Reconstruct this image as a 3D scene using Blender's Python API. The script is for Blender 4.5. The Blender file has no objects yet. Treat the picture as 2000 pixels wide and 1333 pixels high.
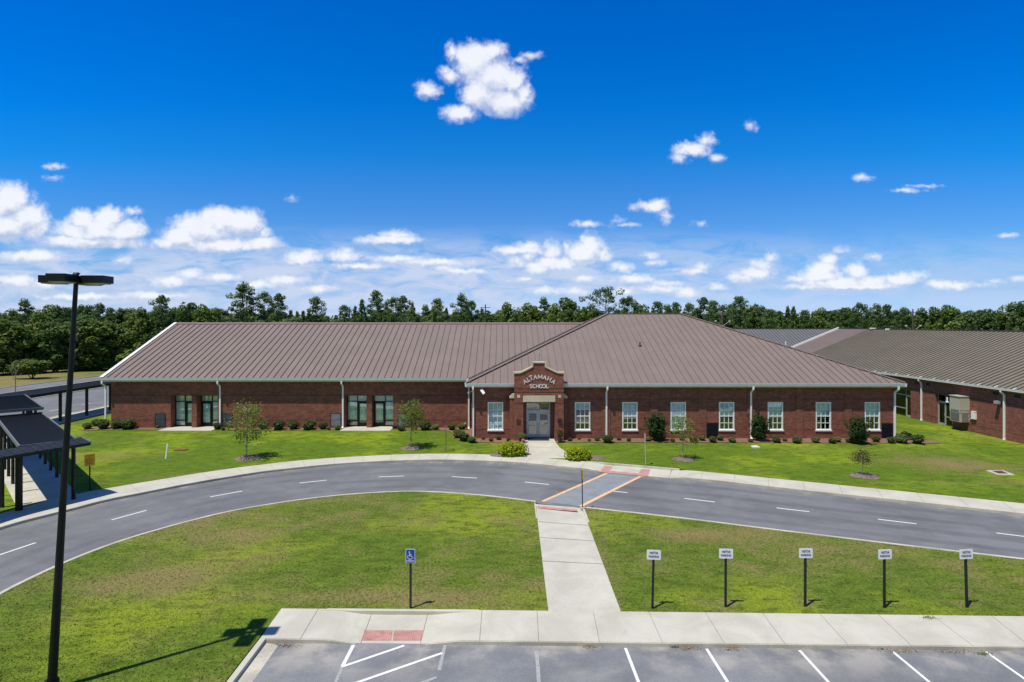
import bpy, math, random
import numpy as np
from mathutils import Vector, Matrix
R = math.radians
scene = bpy.context.scene
# ------------------------------------------------------------------ camera
H, F, CX, HY = 9.7, 1135.0, 985.0, 632.0
cam_d = bpy.data.cameras.new("camera"); cam = bpy.data.objects.new("camera", cam_d)
scene.collection.objects.link(cam); scene.camera = cam
cam.location = (0, 0, H); cam.rotation_euler = (R(90), 0, 0)
cam_d.sensor_width = 36; cam_d.lens = F / 2000 * 36
cam_d.shift_x = 15 / 2000; cam_d.shift_y = -34.5 / 2000
cam_d.clip_start = 0.1; cam_d.clip_end = 9000
# ------------------------------------------------------------------ view, sun
vs = scene.view_settings
vs.view_transform = 'Standard'; vs.look = 'None'; vs.gamma = 1; vs.use_curve_mapping = False
vs.exposure = 0.0
SUNV = Vector((.31, .265, -1.0))
sun_d = bpy.data.lights.new("sun", 'SUN'); sun_d.energy = 5.0; sun_d.angle = R(.5); sun_d.color = (1, .94, .80)
sun = bpy.data.objects.new("sun", sun_d); scene.collection.objects.link(sun)
sun.rotation_euler = SUNV.to_track_quat('-Z', 'Y').to_euler(); sun.location = (-30, -20, 80)
SKY_STRENGTH = 0.1
# ------------------------------------------------------------------ node helpers
def mk(nt, t, **kw):
    n = nt.nodes.new(t)
    for k, v in kw.items(): setattr(n, k, v)
    return n
def L(nt, a, b): nt.links.new(a, b)
def math_n(nt, op, a, b=None, c=None, clamp=False):
    n = mk(nt, 'ShaderNodeMath', operation=op, use_clamp=clamp)
    for i, v in enumerate((a, b, c)):
        if v is None: continue
        if isinstance(v, (int, float)): n.inputs[i].default_value = v
        else: L(nt, v, n.inputs[i])
    return n.outputs[0]
def vmath(nt, op, a, b=None, c=None):
    n = mk(nt, 'ShaderNodeVectorMath', operation=op)
    for i, v in enumerate((a, b, c)):
        if v is None: continue
        if isinstance(v, (tuple, list)): n.inputs[i].default_value = v
        else: L(nt, v, n.inputs[i])
    return n.outputs['Value'] if op in ('LENGTH', 'DOT_PRODUCT') else n.outputs[0]
def mapr(nt, v, a, b, c=0., d=1., smooth=True):
    n = mk(nt, 'ShaderNodeMapRange', interpolation_type='SMOOTHSTEP' if smooth else 'LINEAR')
    L(nt, v, n.inputs[0]); n.inputs[1].default_value = a; n.inputs[2].default_value = b
    n.inputs[3].default_value = c; n.inputs[4].default_value = d
    return n.outputs[0]
def mixc(nt, f, a, b, blend='MIX'):
    n = mk(nt, 'ShaderNodeMix', data_type='RGBA', blend_type=blend)
    for i, v in ((0, f), (6, a), (7, b)):
        if isinstance(v, (int, float)): n.inputs[i].default_value = v
        elif isinstance(v, (tuple, list)): n.inputs[i].default_value = (*v[:3], 1)
        else: L(nt, v, n.inputs[i])
    return n.outputs[2]
def noise(nt, vec, scale, detail=3, rough=.55, lac=2., dist=0.):
    n = mk(nt, 'ShaderNodeTexNoise')
    if vec is not None: L(nt, vec, n.inputs['Vector'])
    n.inputs['Scale'].default_value = scale; n.inputs['Detail'].default_value = detail
    n.inputs['Roughness'].default_value = rough; n.inputs['Lacunarity'].default_value = lac
    n.inputs['Distortion'].default_value = dist
    return n.outputs[0]
# ------------------------------------------------------------------ world: sky with cumulus clouds
def uv(px, py): return ((px - CX) / F, (HY - py) / F)
CL = [  # cloud puffs as directions: image column, row, half width, half height
 (930,122,45,42),(955,150,62,48),(905,110,22,26),(882,100,13,20),(1003,160,30,30),(985,198,52,30),(940,182,42,34),(1020,185,22,30),
 (1035,108,20,7),(1012,118,12,6),(835,177,24,17),(826,168,14,9),(897,222,36,17),(880,150,18,12),(870,140,10,8),(960,100,30,20),
 (1350,292,36,15),(1380,275,18,12),(1330,310,20,9),(1403,308,14,7),(1469,247,8,7),(1275,403,36,12),(1300,420,12,14),(1285,395,20,9),
 (1370,437,13,6),(1150,438,24,6),(1205,430,10,6),(1225,440,18,3),(1681,347,16,7),(1770,373,28,4),(1805,364,24,3),(105,326,17,5),
 (105,348,15,6),(765,468,60,9),(775,459,34,9),(720,472,22,6),(595,503,38,13),(600,496,22,11),(585,510,30,7),(672,500,30,13),(675,492,15,9),
 (15,395,50,42),(50,425,44,36),(15,440,80,32),(70,448,28,22),
 (160,430,32,24),(212,425,36,24),(190,452,92,26),(245,450,44,24),(125,470,44,14),(190,474,105,12),
 (430,428,56,26),(398,446,72,34),(478,438,40,32),(355,462,45,24),(505,474,40,14),(430,478,112,16),(325,474,30,12),(515,455,16,12),
 (1010,489,54,9),(1030,482,26,10),(1080,490,20,22),(1106,482,12,14),(1155,475,24,20),(1140,495,40,24),(1085,515,50,16),(1178,498,16,15),
 (1050,522,30,16),(1015,512,30,9),(1030,505,18,12),
 (1475,533,44,14),(1505,504,14,10),(1450,542,30,9),(1490,520,26,14),(1355,529,30,7),(1372,522,16,8),(1322,526,10,4),
 (1604,528,34,18),(1618,508,18,14),(1560,545,24,8),(1672,530,24,22),(1650,552,95,12),(1600,540,50,16),(1700,548,40,10),(1760,546,46,12),
 (1790,538,20,10),(1832,556,30,9),(1868,558,36,8),(1925,557,22,5),(1990,545,14,6),(1705,503,14,6),(1645,488,12,5),(1650,560,110,7),
 (1940,550,18,4),(1970,461,16,4),
 (1270,500,14,6),(1280,513,18,5),(1215,522,22,10),(1240,545,42,9),(1225,568,34,8),(1290,565,48,8),(1335,572,26,10),(1300,555,30,6),(1140,545,28,6),
 (1050,567,28,7),(1120,568,30,7),(1400,560,14,6),(370,535,26,9),(430,543,40,8),(330,550,38,11),(30,548,44,10),(95,552,32,9),(60,500,60,12),
 (560,548,40,9),(620,565,34,8),(500,555,34,8),(770,505,50,6),(850,512,60,7),(235,507,18,6),(700,520,60,6),(900,530,50,6),(1030,545,30,5),
 (870,525,26,5),(300,577,70,8),(150,580,80,6),(570,388,10,5),(260,412,14,6)]
def make_world():
    w = bpy.data.worlds.new("World"); scene.world = w; w.use_nodes = True
    nt = w.node_tree; nt.nodes.clear()
    out = mk(nt, 'ShaderNodeOutputWorld'); bg = mk(nt, 'ShaderNodeBackground'); L(nt, bg.outputs[0], out.inputs[0])
    bg.inputs[1].default_value = SKY_STRENGTH
    sky = mk(nt, 'ShaderNodeTexSky', sky_type='NISHITA', sun_disc=False)
    sky.sun_elevation = math.atan2(1, math.hypot(.31, .265)); sky.sun_rotation = math.atan2(-.31, -.265) % (2 * math.pi)
    sky.altitude = 0; sky.air_density = 1.0; sky.dust_density = 0.3; sky.ozone_density = 3.0
    hs = mk(nt, 'ShaderNodeHueSaturation'); hs.inputs['Saturation'].default_value = 1.0; hs.inputs['Value'].default_value = 1.0
    L(nt, sky.outputs[0], hs.inputs['Color'])
    tc = mk(nt, 'ShaderNodeTexCoord'); d = tc.outputs['Generated']
    sep = mk(nt, 'ShaderNodeSeparateXYZ'); L(nt, d, sep.inputs[0])
    y = math_n(nt, 'MAXIMUM', sep.outputs[1], .02)
    u = math_n(nt, 'DIVIDE', sep.outputs[0], y); v = math_n(nt, 'DIVIDE', sep.outputs[2], y)
    cb = mk(nt, 'ShaderNodeCombineXYZ'); L(nt, u, cb.inputs[0]); L(nt, v, cb.inputs[1]); p = cb.outputs[0]
    # density group
    g = bpy.data.node_groups.new("cloud_density", 'ShaderNodeTree')
    g.interface.new_socket("P", in_out='INPUT', socket_type='NodeSocketVector')
    g.interface.new_socket("D", in_out='OUTPUT', socket_type='NodeSocketFloat')
    gi = mk(g, 'NodeGroupInput'); go = mk(g, 'NodeGroupOutput'); P = gi.outputs[0]
    # warp
    wn = mk(g, 'ShaderNodeTexNoise', noise_dimensions='2D'); L(g, P, wn.inputs['Vector'])
    wn.inputs['Scale'].default_value = 42; wn.inputs['Detail'].default_value = 5; wn.inputs['Roughness'].default_value = .62
    wv = vmath(g, 'SUBTRACT', wn.outputs['Color'], (.5, .5, .5)); wv = vmath(g, 'MULTIPLY', wv, (.016, .012, 0)); PW = vmath(g, 'ADD', P, wv)
    m = None
    for (px, py, rx, ry) in CL:
        cu, cv = uv(px, py); sx, sy = F / rx, F / ry
        q = vmath(g, 'MULTIPLY_ADD', PW, (sx, sy, 0), (-cu * sx, -cv * sy, 0))
        gn = max(.55, min(2.6, math.sqrt(rx * ry) / 13))
        ln = math_n(g, 'MULTIPLY_ADD', vmath(g, 'LENGTH', q), -gn, gn)
        m = ln if m is None else math_n(g, 'MAXIMUM', m, ln)
    m = math_n(g, 'MAXIMUM', m, -2.)
    n1 = noise(g, P, 26, 8, .6); n2 = noise(g, P, 80, 5, .62)
    D = math_n(g, 'MULTIPLY_ADD', math_n(g, 'SUBTRACT', n1, .5), 2.3, m)
    D = math_n(g, 'MULTIPLY_ADD', math_n(g, 'SUBTRACT', n2, .5), 1.6, D)
    L(g, D, go.inputs[0])
    def dens(pv):
        n = mk(nt, 'ShaderNodeGroup'); n.node_tree = g; L(nt, pv, n.inputs[0]); return n.outputs[0]
    D0 = dens(p); D1 = dens(vmath(nt, 'ADD', p, (-.005, .020, 0)))
    front = mapr(nt, sep.outputs[1], .05, .2)
    elev = math_n(nt, 'MULTIPLY', v, F)          # rows above the horizon
    cover = math_n(nt, 'MULTIPLY', mapr(nt, D0, -.6, 1.25), .96)
    relief = mapr(nt, math_n(nt, 'SUBTRACT', D0, D1), -1.35, .55, 0, 1, False)
    soft = noise(nt, p, 26, 3, .5)
    lit = math_n(nt, 'MULTIPLY_ADD', math_n(nt, 'SUBTRACT', soft, .5), .5, relief, clamp=True)
    lit = math_n(nt, 'MAXIMUM', lit, mapr(nt, D0, 1.0, .1, 0, .45))
    ccol = mixc(nt, lit, (4.9, 5.8, 7.9), (9.2, 9.4, 10.0))
    # thin streaked veil low over the horizon
    st = vmath(nt, 'MULTIPLY', p, (11., 38., 0)); vn = noise(nt, st, 1.0, 7, .62, 2.1, .6)
    band = math_n(nt, 'MULTIPLY', mapr(nt, elev, 200, 100), mapr(nt, u, .8, -.1, .35, 1.))
    veil = math_n(nt, 'MULTIPLY', mapr(nt, vn, .30, .62), math_n(nt, 'MULTIPLY', band, .9))
    cr = mk(nt, 'ShaderNodeValToRGB'); e = cr.color_ramp.elements          # deep clear-day tint of the air
    ramp = [(0.0109375, (0.1702, 0.2556, 0.4756)), (0.1125, (0.1572, 0.2109, 0.343)), (0.20625, (0.1155, 0.2106, 0.3352)), (0.3625, (0.0692, 0.1981, 0.3527)), (0.51875, (0.0143, 0.2021, 0.3857)), (0.675, (0.0019, 0.1884, 0.4102)), (0.8, (0.0, 0.1789, 0.4118)), (0.9796875, (0.0, 0.1659, 0.4101))]
    e[0].position = ramp[0][0]; e[0].color = (*ramp[0][1], 1); e[1].position = ramp[-1][0]; e[1].color = (*ramp[-1][1], 1)
    for pos, c_ in ramp[1:-1]: q = e.new(pos); q.color = (*c_, 1)
    L(nt, math_n(nt, 'DIVIDE', elev, 640.), cr.inputs[0])
    base = vmath(nt, 'SCALE', mixc(nt, 1., hs.outputs[0], cr.outputs[0], 'MULTIPLY')); base.node.inputs['Scale'].default_value = 4.
    # unseen sky behind the viewer, toned plainer and less blue to set the ambient
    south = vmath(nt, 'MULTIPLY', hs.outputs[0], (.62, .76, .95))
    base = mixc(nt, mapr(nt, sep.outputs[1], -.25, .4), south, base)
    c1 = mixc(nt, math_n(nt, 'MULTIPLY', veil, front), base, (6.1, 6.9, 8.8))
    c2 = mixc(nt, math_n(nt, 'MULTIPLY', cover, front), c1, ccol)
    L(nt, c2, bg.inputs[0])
    w.cycles.sampling_method = 'MANUAL'; w.cycles.sample_map_resolution = 512
make_world()
# ------------------------------------------------------------------ pixel -> place (used once, to read positions off the photograph's survey)
def G(px, py, z=0.0):
    d = (H - z) * F / (py - HY); return Vector(((px - CX) * d / F, d, z))
def X(px, d): return (px - CX) * d / F
def Z(py, d): return H - (py - HY) * d / F
# ------------------------------------------------------------------ materials
MAT = {}
def new_mat(name):
    m = bpy.data.materials.new(name); m.use_nodes = True; nt = m.node_tree
    b = nt.nodes['Principled BSDF']; b.inputs['Specular IOR Level'].default_value = .3
    MAT[name] = m
    return m, nt, b
def objc(nt): return mk(nt, 'ShaderNodeTexCoord').outputs['Object']
def bump(nt, b, h, strength=.4, dist=.02):
    n = mk(nt, 'ShaderNodeBump'); n.inputs['Strength'].default_value = strength; n.inputs['Distance'].default_value = dist
    L(nt, h, n.inputs['Height']); L(nt, n.outputs[0], b.inputs['Normal'])
def flat(name, col, rough=.6, metal=0., var=.12, scale=3., spec=.3):
    m, nt, b = new_mat(name); c = objc(nt); n = noise(nt, c, scale, 4, .6)
    col2 = tuple(max(0, x * (1 - var)) for x in col); col3 = tuple(x * (1 + var) for x in col)
    L(nt, mixc(nt, mapr(nt, n, .3, .7), col2, col3), b.inputs['Base Color'])
    b.inputs['Roughness'].default_value = rough; b.inputs['Metallic'].default_value = metal
    b.inputs['Specular IOR Level'].default_value = spec
    return m
def grass(name, green, light, dry, dryness, dscale=.11, bare=()):
    m, nt, b = new_mat(name); c = objc(nt)
    big = noise(nt, c, dscale, 5, .62); mid = noise(nt, c, .55, 5, .6, 2., .4)
    yv = vmath(nt, 'ADD', c, (37, 11, 5)); yl = noise(nt, yv, .16, 4, .6)
    fine = noise(nt, vmath(nt, 'MULTIPLY', c, (1, .8, 1)), 9, 6, .72); blade = noise(nt, c, 38, 3, .8)
    col = mixc(nt, mapr(nt, yl, .44, .66), green, light)
    dk = tuple(x * .62 for x in green)
    mm = noise(nt, vmath(nt, 'MULTIPLY', vmath(nt, 'ADD', c, (71, 3, 0)), (.8, 1.5, 1)), 1.6, 5, .7)
    col = mixc(nt, math_n(nt, 'MULTIPLY', mapr(nt, mm, .55, .36), .75), col, dk)
    col = mixc(nt, math_n(nt, 'MULTIPLY', mapr(nt, mm, .56, .7), .4), col, light)
    dm = math_n(nt, 'ADD', math_n(nt, 'MULTIPLY', big, .62), math_n(nt, 'MULTIPLY', mid, .38))
    dm = math_n(nt, 'MULTIPLY_ADD', math_n(nt, 'SUBTRACT', fine, .5), .34, dm)
    for bx, by_, rx, ry in bare:          # worn, thin patches in the turf
        q = vmath(nt, 'MULTIPLY_ADD', c, (1/rx, 1/ry, 0), (-bx/rx, -by_/ry, 0)); ln = vmath(nt, 'LENGTH', q)
        ln = math_n(nt, 'MULTIPLY_ADD', math_n(nt, 'SUBTRACT', mid, .5), 1.6, ln)
        dm = math_n(nt, 'ADD', dm, mapr(nt, ln, 1.3, .2, 0, .12))
    col = mixc(nt, mapr(nt, dm, .62 - dryness, .82 - dryness), col, dry)
    k = math_n(nt, 'ADD', math_n(nt, 'MULTIPLY', fine, 1.6), math_n(nt, 'MULTIPLY', blade, .9))
    k = mapr(nt, k, .85, 1.65, .58, 1.44, False)
    col = mixc(nt, 1., col, vmath(nt, 'SCALE', (1, 1, 1)) if False else k, 'MULTIPLY')
    straw = mapr(nt, noise(nt, vmath(nt, 'ADD', c, (5, 9, 2)), 24, 4, .7), .62, .74)
    col = mixc(nt, math_n(nt, 'MULTIPLY', straw, .35), col, tuple(min(.6, x * 1.9) for x in dry))
    L(nt, col, b.inputs['Base Color']); b.inputs['Roughness'].default_value = .9; b.inputs['Specular IOR Level'].default_value = .12
    bump(nt, b, math_n(nt, 'ADD', fine, math_n(nt, 'MULTIPLY', blade, .6)), .6, .06)
    return m
grass('grass_front', (.098, .162, .012), (.200, .265, .015), (.200, .165, .060), .09, bare=((-29.0, 41.6, 6.5, 2.4), (-19.5, 36.6, 4.5, 1.0), (31.5, 39.5, 6.5, 2.2), (24, 34.8, 9, .9), (8.2, 42.3, 1.6, .5), (-30, 38, 3, 1)))
grass('grass_island', (.104, .158, .018), (.205, .258, .020), (.205, .175, .066), .165, .09, bare=((-13, 21.5, 3.2, 1.6), (8.5, 26.5, 4., 1.2), (3.2, 22.5, 1.6, 4.), (-4.5, 20.3, 4.5, .8), (5.1, 19.9, .5, .25), (7.7, 20., .5, .25), (10.5, 20.05, .6, .25), (13.2, 19.9, .6, .25), (15.8, 19.9, .6, .25), (-3.2, 19.95, .7, .25)))
grass('grass_field', (.12, .145, .03), (.17, .18, .04), (.21, .175, .075), .24)
def asphalt(name, c0, c1, sand=False):
    m, nt, b = new_mat(name); c = objc(nt)
    n0 = noise(nt, c, .22, 5, .62, 2., .8); n1 = noise(nt, c, 26, 4, .8); n2 = noise(nt, c, 1.3, 5, .6)
    col = mixc(nt, mapr(nt, math_n(nt, 'MULTIPLY_ADD', n2, .35, n0), .5, .85), c0, c1)
    col = mixc(nt, 1., col, mapr(nt, n1, .3, .7, .68, 1.32, False), 'MULTIPLY')
    crack = mk(nt, 'ShaderNodeTexVoronoi', feature='DISTANCE_TO_EDGE'); crack.inputs['Scale'].default_value = .22
    wv = vmath(nt, 'ADD', c, vmath(nt, 'SCALE', mk(nt, 'ShaderNodeTexNoise').outputs['Color'])) if False else c
    if sand:
        sp = mk(nt, 'ShaderNodeSeparateXYZ'); L(nt, c, sp.inputs[0])
        edge = mapr(nt, sp.outputs[1], 15.0, 17.5)
        s = math_n(nt, 'MULTIPLY', mapr(nt, noise(nt, vmath(nt, 'ADD', c, (3, 1, 0)), .55, 5, .6), .44, .66), edge)
        col = mixc(nt, math_n(nt, 'MULTIPLY', s, .7), col, (.43, .40, .35))
        st = mapr(nt, noise(nt, vmath(nt, 'ADD', c, (13, 4, 0)), 1.1, 4, .7), .68, .76)
        col = mixc(nt, math_n(nt, 'MULTIPLY', st, .6), col, (.06, .055, .055))
    else:
        st = mapr(nt, noise(nt, vmath(nt, 'ADD', vmath(nt, 'MULTIPLY', c, (.35, 1, 1)), (3, 4, 0)), .8, 5, .65), .56, .8)
        col = mixc(nt, math_n(nt, 'MULTIPLY', st, .4), col, (.075, .075, .08))
    L(nt, col, b.inputs['Base Color']); b.inputs['Roughness'].default_value = .85
    bump(nt, b, n1, .5, .012)
asphalt('asphalt', (.134, .138, .147), (.178, .183, .194))
asphalt('asphalt_lot', (.150, .156, .170), (.210, .217, .233), True)
def concrete(name, c0, c1, spk=.1):
    m, nt, b = new_mat(name); c = objc(nt)
    n0 = noise(nt, c, .7, 6, .62, 2., .5); n1 = noise(nt, c, 30, 3, .7)
    col = mixc(nt, mapr(nt, n0, .3, .72), c0, c1)
    col = mixc(nt, 1., col, mapr(nt, n1, .3, .7, 1 - spk, 1 + spk, False), 'MULTIPLY')
    st = mapr(nt, noise(nt, vmath(nt, 'ADD', c, (9, 2, 4)), 2.3, 5, .7), .6, .78)
    col = mixc(nt, math_n(nt, 'MULTIPLY', st, .3), col, tuple(x * .6 for x in c0))
    L(nt, col, b.inputs['Base Color']); b.inputs['Roughness'].default_value = .8; bump(nt, b, n1, .3, .006)
concrete('concrete', (.43, .41, .345), (.525, .505, .43))
concrete('concrete_kerb', (.36, .33, .28), (.55, .51, .43), .18)
concrete('joint', (.2, .19, .16), (.3, .28, .24))
concrete('stone', (.52, .45, .33), (.64, .57, .43))
def brick(name, k=1.):
    m, nt, b = new_mat(name); c = objc(nt)
    sp = mk(nt, 'ShaderNodeSeparateXYZ'); L(nt, c, sp.inputs[0])
    cb = mk(nt, 'ShaderNodeCombineXYZ'); L(nt, math_n(nt, 'ADD', sp.outputs[0], sp.outputs[1]), cb.inputs[0]); L(nt, sp.outputs[2], cb.inputs[1])
    t = mk(nt, 'ShaderNodeTexBrick'); L(nt, cb.outputs[0], t.inputs[0])
    t.inputs['Scale'].default_value = 1; t.inputs['Brick Width'].default_value = .23; t.inputs['Row Height'].default_value = .077
    t.inputs['Mortar Size'].default_value = .008; t.inputs['Bias'].default_value = 0.
    t.inputs['Color1'].default_value = (.285 * k, .088 * k, .060 * k, 1); t.inputs['Color2'].default_value = (.142 * k, .048 * k, .036 * k, 1)
    t.inputs['Mortar'].default_value = (.24, .14, .10, 1)
    n = noise(nt, c, 2.2, 5, .65); n3 = noise(nt, vmath(nt, 'MULTIPLY', c, (.4, .4, 3)), 1.2, 4, .6)
    col = mixc(nt, 1., t.outputs[0], mapr(nt, n, .3, .7, .78, 1.2, False), 'MULTIPLY')
    col = mixc(nt, 1., col, mapr(nt, n3, .3, .7, .86, 1.14, False), 'MULTIPLY')
    L(nt, col, b.inputs['Base Color']); b.inputs['Roughness'].default_value = .85
    bump(nt, b, t.outputs[1], -.4, .01)
brick('brick'); brick('brick_course', .42)  # course strips darkened: their shadow lines are put into the colour
def roofm(name, c0, c1, rough=.5):
    m, nt, b = new_mat(name); c = objc(nt); n = noise(nt, c, .5, 5, .6); n2 = noise(nt, vmath(nt, 'MULTIPLY', c, (2.5, .3, .3)), 1, 4, .6)
    L(nt, mixc(nt, mapr(nt, math_n(nt, 'ADD', math_n(nt, 'MULTIPLY', n, .5), math_n(nt, 'MULTIPLY', n2, .5)), .35, .65), c0, c1), b.inputs['Base Color'])
    b.inputs['Roughness'].default_value = rough; b.inputs['Specular IOR Level'].default_value = .35
roofm('roof_brown', (.193, .150, .130), (.218, .170, .148))
roofm('roof_taupe', (.172, .150, .108), (.198, .174, .126))
roofm('roof_grey', (.128, .132, .135), (.148, .152, .155))
roofm('rib_dark', (.16, .122, .107), (.18, .138, .122))
roofm('rib_taupe', (.075, .068, .06), (.09, .08, .07))
flat('white_trim', (.84, .85, .85), .4, var=.05, spec=.5)
flat('gutter_white', (.66, .67, .66), .35, var=.06, spec=.5)
flat('soffit', (.5, .5, .48), .6)
flat('door_grey', (.56, .62, .70), .4)
flat('door_dark', (.012, .014, .017), .4)
flat('alu', (.45, .45, .44), .4, .3)
flat('black_metal', (.008, .009, .010), .45, var=.3)
flat('canopy_roof', (.020, .022, .022), .5, var=.2)
flat('canopy_rim_lit', (.16, .165, .16), .4); flat('canopy_rib', (.034, .037, .036), .45)  # rim paler than the roof: its lit edge is put into the colour
flat('sign_post', (.018, .028, .028), .5)
flat('sign_white', (.74, .76, .80), .4, var=.03)
flat('sign_ink', (.02, .02, .04), .5)
flat('sign_blue', (.006, .075, .36), .4, var=.05)
flat('sign_yellow', (.72, .42, .01), .5, var=.08)
flat('louver', (.115, .125, .145), .5)
flat('louver_pale', (.34, .35, .40), .5, var=.3, scale=8)
flat('panel_dark', (.018, .022, .028), .5)
flat('beige_metal', (.44, .42, .36), .45, var=.04)
flat('beige_grille', (.19, .185, .165), .6)
flat('bronze', (.09, .06, .03), .4, .5)
flat('rubber', (.02, .025, .03), .9)
flat('paint_white', (.70, .70, .68), .6, var=.1, scale=14)
flat('paint_peach', (.70, .45, .26), .6, var=.12, scale=6)
flat('pad_red', (.46, .24, .215), .7, var=.16, scale=4)
flat('cross_blue', (.22, .242, .262), .7, var=.1, scale=1.2)
flat('bark', (.10, .075, .055), .9, var=.3, scale=5)
flat('bark_pale', (.26, .23, .19), .9, var=.3, scale=9)
flat('wood_pole', (.10, .08, .065), .9)
flat('rust', (.16, .07, .04), .8, var=.3, scale=6)
flat('litter', (.30, .20, .11), .9, var=.4, scale=20)
flat('flower_pink', (.62, .16, .30), .6)
flat('pot', (.06, .05, .045), .7)
def faded_paint():
    m, nt, b = new_mat('paint_worn'); c = objc(nt)
    n = mapr(nt, noise(nt, c, 16, 4, .8), .25, .75)
    L(nt, mixc(nt, n, (.22, .225, .235), (.44, .44, .435)), b.inputs['Base Color']); b.inputs['Roughness'].default_value = .8
faded_paint()
def mulch():
    m, nt, b = new_mat('mulch'); c = objc(nt); n = noise(nt, c, 14, 6, .8); n2 = noise(nt, c, .9, 3)
    col = mixc(nt, mapr(nt, n, .35, .65), (.10, .052, .032), (.30, .18, .12))
    col = mixc(nt, mapr(nt, n2, .5, .7, 0, .5), col, (.26, .17, .12))
    L(nt, col, b.inputs['Base Color']); b.inputs['Roughness'].default_value = 1; bump(nt, b, n, 1., .05)
mulch()
MAT['mulch_grey'] = flat('mulch_grey', (.17, .13, .11), .95, var=.5, scale=9)
def leafm(name, c0, c1, trans=.45, clump=.9, rough=.55):
    m, nt, b = new_mat(name); nt.nodes.remove(b); out = nt.nodes['Material Output']
    geo = mk(nt, 'ShaderNodeNewGeometry'); oi = mk(nt, 'ShaderNodeObjectInfo'); c = objc(nt)
    n = noise(nt, c, clump, 3, .6)
    f = math_n(nt, 'ADD', math_n(nt, 'MULTIPLY', geo.outputs['Random Per Island'], .55), math_n(nt, 'MULTIPLY', mapr(nt, n, .35, .65), .45))
    col = mixc(nt, f, c0, c1)
    hs = mk(nt, 'ShaderNodeHueSaturation'); L(nt, col, hs.inputs['Color'])
    L(nt, mapr(nt, oi.outputs['Random'], 0, 1, .485, .515, False), hs.inputs['Hue']); L(nt, mapr(nt, oi.outputs['Random'], 1, 0, .78, 1.2, False), hs.inputs['Value'])
    p = mk(nt, 'ShaderNodeBsdfPrincipled'); L(nt, hs.outputs[0], p.inputs['Base Color']); p.inputs['Roughness'].default_value = rough
    p.inputs['Specular IOR Level'].default_value = .18
    t = mk(nt, 'ShaderNodeBsdfTranslucent'); L(nt, hs.outputs[0], t.inputs[0])
    mx = mk(nt, 'ShaderNodeMixShader'); mx.inputs[0].default_value = trans
    L(nt, p.outputs[0], mx.inputs[1]); L(nt, t.outputs[0], mx.inputs[2]); L(nt, mx.outputs[0], out.inputs[0])
leafm('leaf_broad', (.074, .138, .030), (.185, .262, .062))
leafm('leaf_pine', (.062, .128, .040), (.160, .240, .074))
leafm('leaf_dark', (.054, .110, .034), (.135, .210, .062))
leafm('leaf_light', (.13, .18, .02), (.26, .31, .04))
leafm('leaf_shrub', (.055, .095, .028), (.15, .195, .06), clump=4)
leafm('leaf_shrub_light', (.10, .135, .03), (.20, .24, .06), clump=4)
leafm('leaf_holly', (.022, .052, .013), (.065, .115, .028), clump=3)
leafm('leaf_young', (.11, .17, .025), (.28, .34, .055), clump=2)
leafm('leaf_grey', (.08, .09, .05), (.17, .17, .10), clump=2)
leafm('leaf_lantana', (.20, .30, .012), (.42, .48, .02), clump=5)
leafm('flower_yellow', (.75, .55, .01), (.95, .78, .02), clump=5)
leafm('leaf_bronze', (.07, .07, .02), (.16, .13, .05), clump=3)
def glassm(name, tint, refl):
    m, nt, b = new_mat(name); nt.nodes.remove(b); out = nt.nodes['Material Output']
    t = mk(nt, 'ShaderNodeBsdfTransparent'); t.inputs[0].default_value = (*tint, 1)
    g = mk(nt, 'ShaderNodeBsdfGlossy'); g.inputs['Roughness'].default_value = .02; g.inputs[0].default_value = (.92, 1, 1, 1)
    n = noise(nt, objc(nt), .7, 2); bm = mk(nt, 'ShaderNodeBump'); bm.inputs['Strength'].default_value = .04; L(nt, n, bm.inputs['Height']); L(nt, bm.outputs[0], g.inputs['Normal'])
    mx = mk(nt, 'ShaderNodeMixShader'); mx.inputs[0].default_value = refl
    L(nt, t.outputs[0], mx.inputs[1]); L(nt, g.outputs[0], mx.inputs[2]); L(nt, mx.outputs[0], out.inputs[0])
glassm('glass', (.78, .93, .95), .22); glassm('glass_dark', (.4, .45, .42), .07)
concrete('stone_dark', (.15, .115, .085), (.21, .165, .12)); flat('interior', (.015, .017, .017), .9)  # window blocks: a darker tone of the trim stone
flat('blind', (.74, .82, .86), .8, var=.15, scale=2)
flat('curtain', (.80, .84, .80), .9, var=.2, scale=6)
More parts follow.
